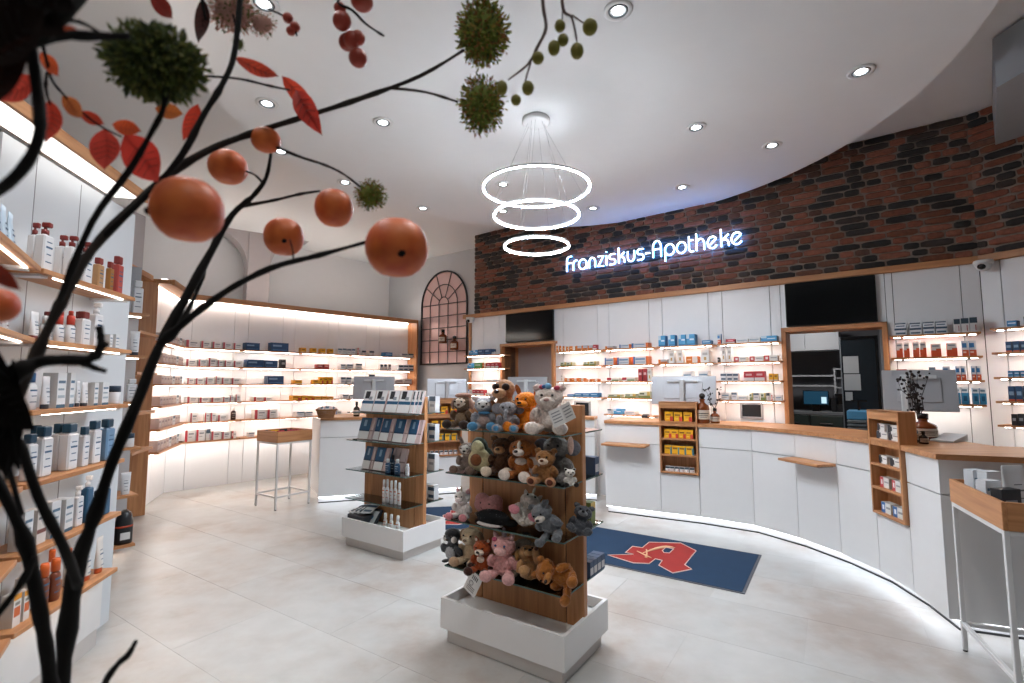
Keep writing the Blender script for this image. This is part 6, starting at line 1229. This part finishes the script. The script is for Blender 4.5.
def bloom(t, inv_, x, y, d, rx, ry, n, cols, seed, nm='bloom'):
    r_ = random.Random(seed); c = far(x, y, d); k = d / F_PX; b = MB()
    b.ell(c, (rx * k * .62, rx * k * .5, ry * k * .62), nu=12, nv=8, mi=0)
    for _ in range(int(n * 2.6)):
        th = math.acos(r_.uniform(-1, 1)); ph = r_.uniform(0, 2 * pi); rr_ = r_.uniform(.62, 1.0); dr = Vector((sin(th) * cos(ph), sin(th) * sin(ph) * .8, cos(th))); p = c + Vector((dr.x * rx * k, dr.y * rx * k, dr.z * ry * k)) * rr_ * r_.uniform(.8, 1.03)
        j = Vector((r_.uniform(-1, 1), r_.uniform(-1, 1), r_.uniform(-1, 1))); ax = (dr + j * .5).normalized(); s1 = ax.orthogonal().normalized(); s2 = ax.cross(s1); L_ = rx * k * r_.uniform(.06, .125); w_ = L_ * .36; mi = r_.randrange(len(cols))
        o = [p - ax * L_, p + s1 * w_, p + s2 * w_, p - s1 * w_, p - s2 * w_, p + ax * L_]
        b.add(o, [(0, 2, 1), (0, 3, 2), (0, 4, 3), (0, 1, 4), (5, 1, 2), (5, 2, 3), (5, 3, 4), (5, 4, 1)], mi)
    ob = b.build(nm, [mat(h, .8, var=.15) for h in cols], t, inv_); ob['kind'] = 'stuff'; return ob
GRN = ['#6f7d2c', '#84903a', '#55632a', '#9a8438', '#8f5f2c']; GRD = ['#44521f', '#566426', '#343f1a', '#66692e']
# main stem and its fork
t, iv = stem('thickest dark stem rising from the bottom edge and forking by the big apple', [
    [(58, 720, .46, 9.5), (62, 683, .46, 9), (75, 576, .47, 9), (95, 515, .48, 7.5), (113, 460, .49, 7), (138, 400, .51, 6), (160, 345, .53, 6), (190, 290, .56, 5.5), (212, 250, .58, 4.5), (232, 215, .6, 4), (252, 197, .61, 3.2), (266, 178, .62, 2.5), (271, 153, .62, 2)],
    [(160, 345, .53, 6), (185, 322, .53, 5), (225, 292, .52, 4.5), (271, 268, .51, 4), (320, 255, .50, 3), (370, 241, .49, 2.4)],
    [(178, 330, .54, 3), (200, 285, .57, 2.4), (208, 255, .58, 2.2), (222, 225, .60, 2)],
    [(243, 206, .61, 3.4), (275, 200, .62, 2), (300, 194, .63, 1.8), (320, 191, .63, 1.6)],
    [(262, 182, .62, 1.6), (255, 175, .62, 1.4), (246, 171, .62, 1.2)], [(293, 262, .505, 1.2), (293, 252, .505, 1), (290, 240, .51, 1)]])
fruit(t, iv, 397, 248, .49, 31, 30, (10, 12)); fruit(t, iv, 284, 237, .60, 19, 19, (7, 8)); fruit(t, iv, 334, 208, .63, 18.5, 19); fruit(t, iv, 228, 167, .62, 18, 17)
# long twig sweeping up to the green blooms
t, iv = stem('long dark twig sweeping up to the two green flower heads', [
    [(0, 470, .40, 6), (18, 400, .42, 6), (45, 335, .44, 5.5), (75, 278, .46, 5.5), (100, 240, .48, 5.5), (160, 182, .52, 5.5), (205, 152, .55, 4.8), (250, 134, .58, 4.5), (310, 115, .60, 3.6), (362, 98, .62, 3), (420, 76, .64, 2.4), (464, 50, .65, 2)],
    [(390, 88, .63, 2), (425, 92, .64, 1.6), (458, 102, .65, 1.5)],
    [(255, 137, .58, 2.4), (295, 155, .6, 2), (325, 165, .62, 1.8), (345, 175, .63, 1.6), (364, 190, .64, 1.5)]], BARKL)
bloom(t, iv, 483, 32, .66, 29, 40, 620, GRN, 1); bloom(t, iv, 482, 105, .66, 26, 33, 480, GRN, 2); bloom(t, iv, 371, 195, .64, 17, 17, 300, GRN, 3)
fruit(t, iv, 266, 140, .59, 14, 12); leaf(t, iv, 282, 76, 314, 112, .60, 9, '#c0442f', .12); leaf(t, iv, 296, 90, 322, 135, .60, 12, '#b83c30', -.1)
# dark twig with the big apple and red leaves
t, iv = stem('upright dark twig crossing in front of the largest apple', [
    [(60, 300, .42, 3.5), (92, 222, .40, 4), (129, 171, .39, 4), (150, 135, .385, 3.6), (164, 106, .38, 3.6), (166, 70, .38, 3.4)]])
bloom(t, iv, 156, 64, .38, 49, 38, 900, GRD, 4); fruit(t, iv, 188, 210, .385, 32.5, 32.5, (-28, 6))
t, iv = stem('thin straight dark twig crossing behind the dark green bloom', [
    [(100, 240, .48, 4), (150, 192, .50, 4), (182, 155, .51, 4), (203, 116, .52, 3.8), (222, 85, .53, 3.6), (234, 55, .54, 3.4), (240, 0, .55, 3.4), (242, -40, .55, 3)],
    [(205, 76, .54, 1.6), (240, 79, .55, 1.6), (270, 86, .56, 1.5), (290, 90, .57, 1.2)]])
leaf(t, iv, 234, 57, 278, 76, .55, 8, '#c24a35', .15); leaf(t, iv, 198, 104, 183, 140, .52, 10, '#d04632', .1); leaf(t, iv, 155, 108, 183, 114, .52, 9, '#b8652f', .1)
# red-leaved spray
t, iv = stem('thin twig with round red leaves hanging from the dark mass', [
    [(42, 42, .40, 2.2), (47, 62, .41, 2), (52, 80, .42, 1.8), (65, 96, .43, 1.4), (82, 112, .44, 1.4), (100, 126, .45, 1.3), (122, 137, .46, 1)], [(47, 72, .41, 1.6), (46, 88, .41, 1.5), (50, 105, .42, 1.2)]])
for q in ((104, 129, 104, 169, 18, '#c8483c', .46), (124, 135, 158, 182, 21, '#cc4034', .46), (112, 124, 141, 131, 9, '#c2502c', .46), (78, 112, 104, 124, 7, '#b5402c', .45), (62, 96, 82, 118, 9, '#b4683a', .43), (50, 100, 46, 142, 15, '#cc4a38', .42), (40, 52, 58, 76, 8, '#c25530', .41), (35, 78, -8, 98, 15, '#c84636', .40)): leaf(t, iv, *q[:4], q[6], q[4], q[5], .12)
# curved thick branch and dark mass in the upper corner
t, iv = stem('thick curved black branch in the upper corner', [
    [(-30, 205, .27, 7), (0, 190, .27, 7), (25, 166, .27, 7), (38, 140, .27, 7), (40, 118, .27, 7), (36, 80, .27, 6.5), (30, 45, .27, 6.5), (20, 10, .27, 7), (10, -30, .27, 7)],
    [(28, 45, .27, 6), (60, 36, .28, 6), (95, 36, .29, 5.5), (130, 36, .30, 5)], [(45, 35, .27, 8), (65, 15, .27, 7), (90, -12, .28, 6)], [(62, 21, .28, 3), (80, 22, .29, 2.6), (102, 34, .30, 2)]])
for q in ((-15, -15, 66, 34, 30, '#1a100d', .26), (-20, 60, 45, 10, 34, '#1c110d', .25), (-25, 110, 30, 35, 22, '#2b1610', .25), (20, -20, 75, 10, 22, '#150e0c', .26), (62, 30, 78, 30, 5, '#a8482a', .30), (-18, 260, 20, 290, 10, '#7a2f22', .3)): leaf(t, iv, *q[:4], q[6], q[4], q[5], .05)
fruit(t, iv, -6, 305, .33, 20, 18)
# lower twigs
t, iv = stem('lower dark twig curving down along the frame edge', [
    [(-25, 440, .36, 5), (0, 486, .37, 6), (25, 541, .38, 7), (38, 601, .39, 8), (48, 660, .40, 8.5), (52, 720, .41, 9)], [(20, 440, .36, 5), (38, 496, .37, 6), (63, 546, .38, 6.5), (78, 585, .42, 6)], [(5, 455, .36, 3), (22, 515, .37, 3)], [(-5, 618, .36, 4), (20, 585, .37, 4), (36, 556, .38, 3.5)]])
t, iv = stem('gnarled dark shoot pointing into the room beside the big dark leaf', [
    [(-10, 400, .33, 9), (12, 375, .33, 9), (40, 362, .34, 5.5), (62, 360, .34, 5.5), (85, 360, .34, 4.5), (98, 353, .34, 4), (101, 340, .34, 3.4), (99, 326, .34, 3)], [(82, 362, .34, 4), (95, 368, .34, 2.8), (105, 371, .34, 2)], [(98, 350, .34, 3), (107, 343, .34, 2.4)]], fat=1.45)
for q in ((-20, 330, 18, 470, 20, '#0f0c0b', .32), (-22, 380, 34, 430, 24, '#120e0c', .32), (5, 480, 12, 360, 15, '#110d0b', .325)): leaf(t, iv, *q[:4], q[6], q[4], q[5], .05)
t, iv = stem('short broken dark twig poking up at the bottom edge', [[(96, 715, .40, 5), (105, 683, .40, 4.5), (118, 664, .40, 4), (128, 655, .40, 4), (136, 641, .40, 2.5)]])
# berries, olive buds and blossom hanging in from above
t, iv = stem('thin dark twig of red crab apples hanging in from the top edge', [[(352, -40, .6, 2), (343, -10, .6, 2), (338, 3, .6, 2), (352, 10, .6, 1.8), (366, 24, .6, 1.6), (384, 36, .6, 1.4)], [(338, 0, .6, 1.6), (330, -12, .6, 1.6)]])
for q in ((342, 21, 9, 9), (352, 40, 8.5, 8), (347, 42, 8, 8.5), (358, 38, 7, 7), (358, 58, 9, 9), (362, 2, 11, 8), (340, 8, 6, 5)): fruit(t, iv, q[0], q[1], .60 + .006 * (q[0] % 3), q[2], q[3], None, BERRY, 'crab_apple')
t, iv = stem('thin twig with three small red hips beside the pink blossom', [[(250, -20, .6, 1.6), (266, 6, .6, 1.5), (280, 14, .6, 1.4), (292, 22, .6, 1.2), (297, 36, .6, 1)]])
for q in ((288, 18, 5, 5), (295, 27, 5, 5), (291, 31, 4.5, 4.5)): fruit(t, iv, q[0], q[1], .60, q[2], q[3], None, BERRY, 'hip')
t, iv = stem('pale twig of olive green buds hanging beside the large green bloom', [
    [(541, -40, .6, 2.6), (543, 5, .6, 2.6), (546, 28, .6, 2.3), (538, 46, .6, 2), (531, 60, .6, 1.8), (524, 68, .6, 1.6), (508, 80, .6, 1.2)], [(560, -40, .6, 2), (563, 8, .6, 2), (572, 18, .6, 1.6), (577, 42, .6, 1.2)], [(572, 15, .6, 1.2), (582, 22, .6, 1), (589, 26, .6, .9)], [(531, 62, .6, 1.2), (527, 75, .6, 1), (524, 88, .6, 1)], [(563, 8, .6, 1.2), (562, 24, .6, 1)]], mat('#5c4b45', .7))
for q in ((590, 27, 7.5, 8), (577, 51, 6.5, 8), (560, 26, 5.5, 6), (554, 48, 6, 7.5), (563, 40, 5.5, 6), (538, 58, 6, 6), (528, 88, 6, 7), (516, 100, 5, 5.5), (502, 88, 5.5, 7.5)): fruit(t, iv, q[0], q[1], .60, q[2], q[3], None, mat('#757024', .6, var=.2), 'bud')
t, iv = stem('twig of pink blossom and a withered brown leaf at the top edge', [[(200, -40, .55, 2.6), (202, 0, .55, 2.4), (206, 20, .55, 1.5)], [(228, -30, .56, 1.6), (232, 8, .56, 1.4), (236, 30, .56, 1)]])
leaf(t, iv, 203, -2, 198, 42, .55, 9, '#3f2723', .1); leaf(t, iv, 150, -6, 172, 18, .52, 9, '#7c2c24', .15); bloom(t, iv, 232, 12, .57, 26, 22, 260, ['#c79a8c', '#b98678', '#5a6a2c', '#d0a898'], 8, 'blossom'); bloom(t, iv, 262, 24, .57, 16, 13, 110, ['#c79a8c', '#5a6a2c', '#b98678'], 9, 'blossom'); bloom(t, iv, 238, 44, .57, 8, 9, 50, ['#4c5a28', '#6a7038'], 10, 'blossom')
# tall floor vase the branches stand in, just under the frame
t = thing('floor_vase', 'tall dark floor vase holding the branch arrangement', 'vase', (-.42, .42, 0)); b = MB(); b.lathe([(.10, 0), (.13, .05), (.15, .35), (.11, .7), (.07, .86), (.085, .92)], 24); b.build('body', mat('#2a2c30', .3), t)
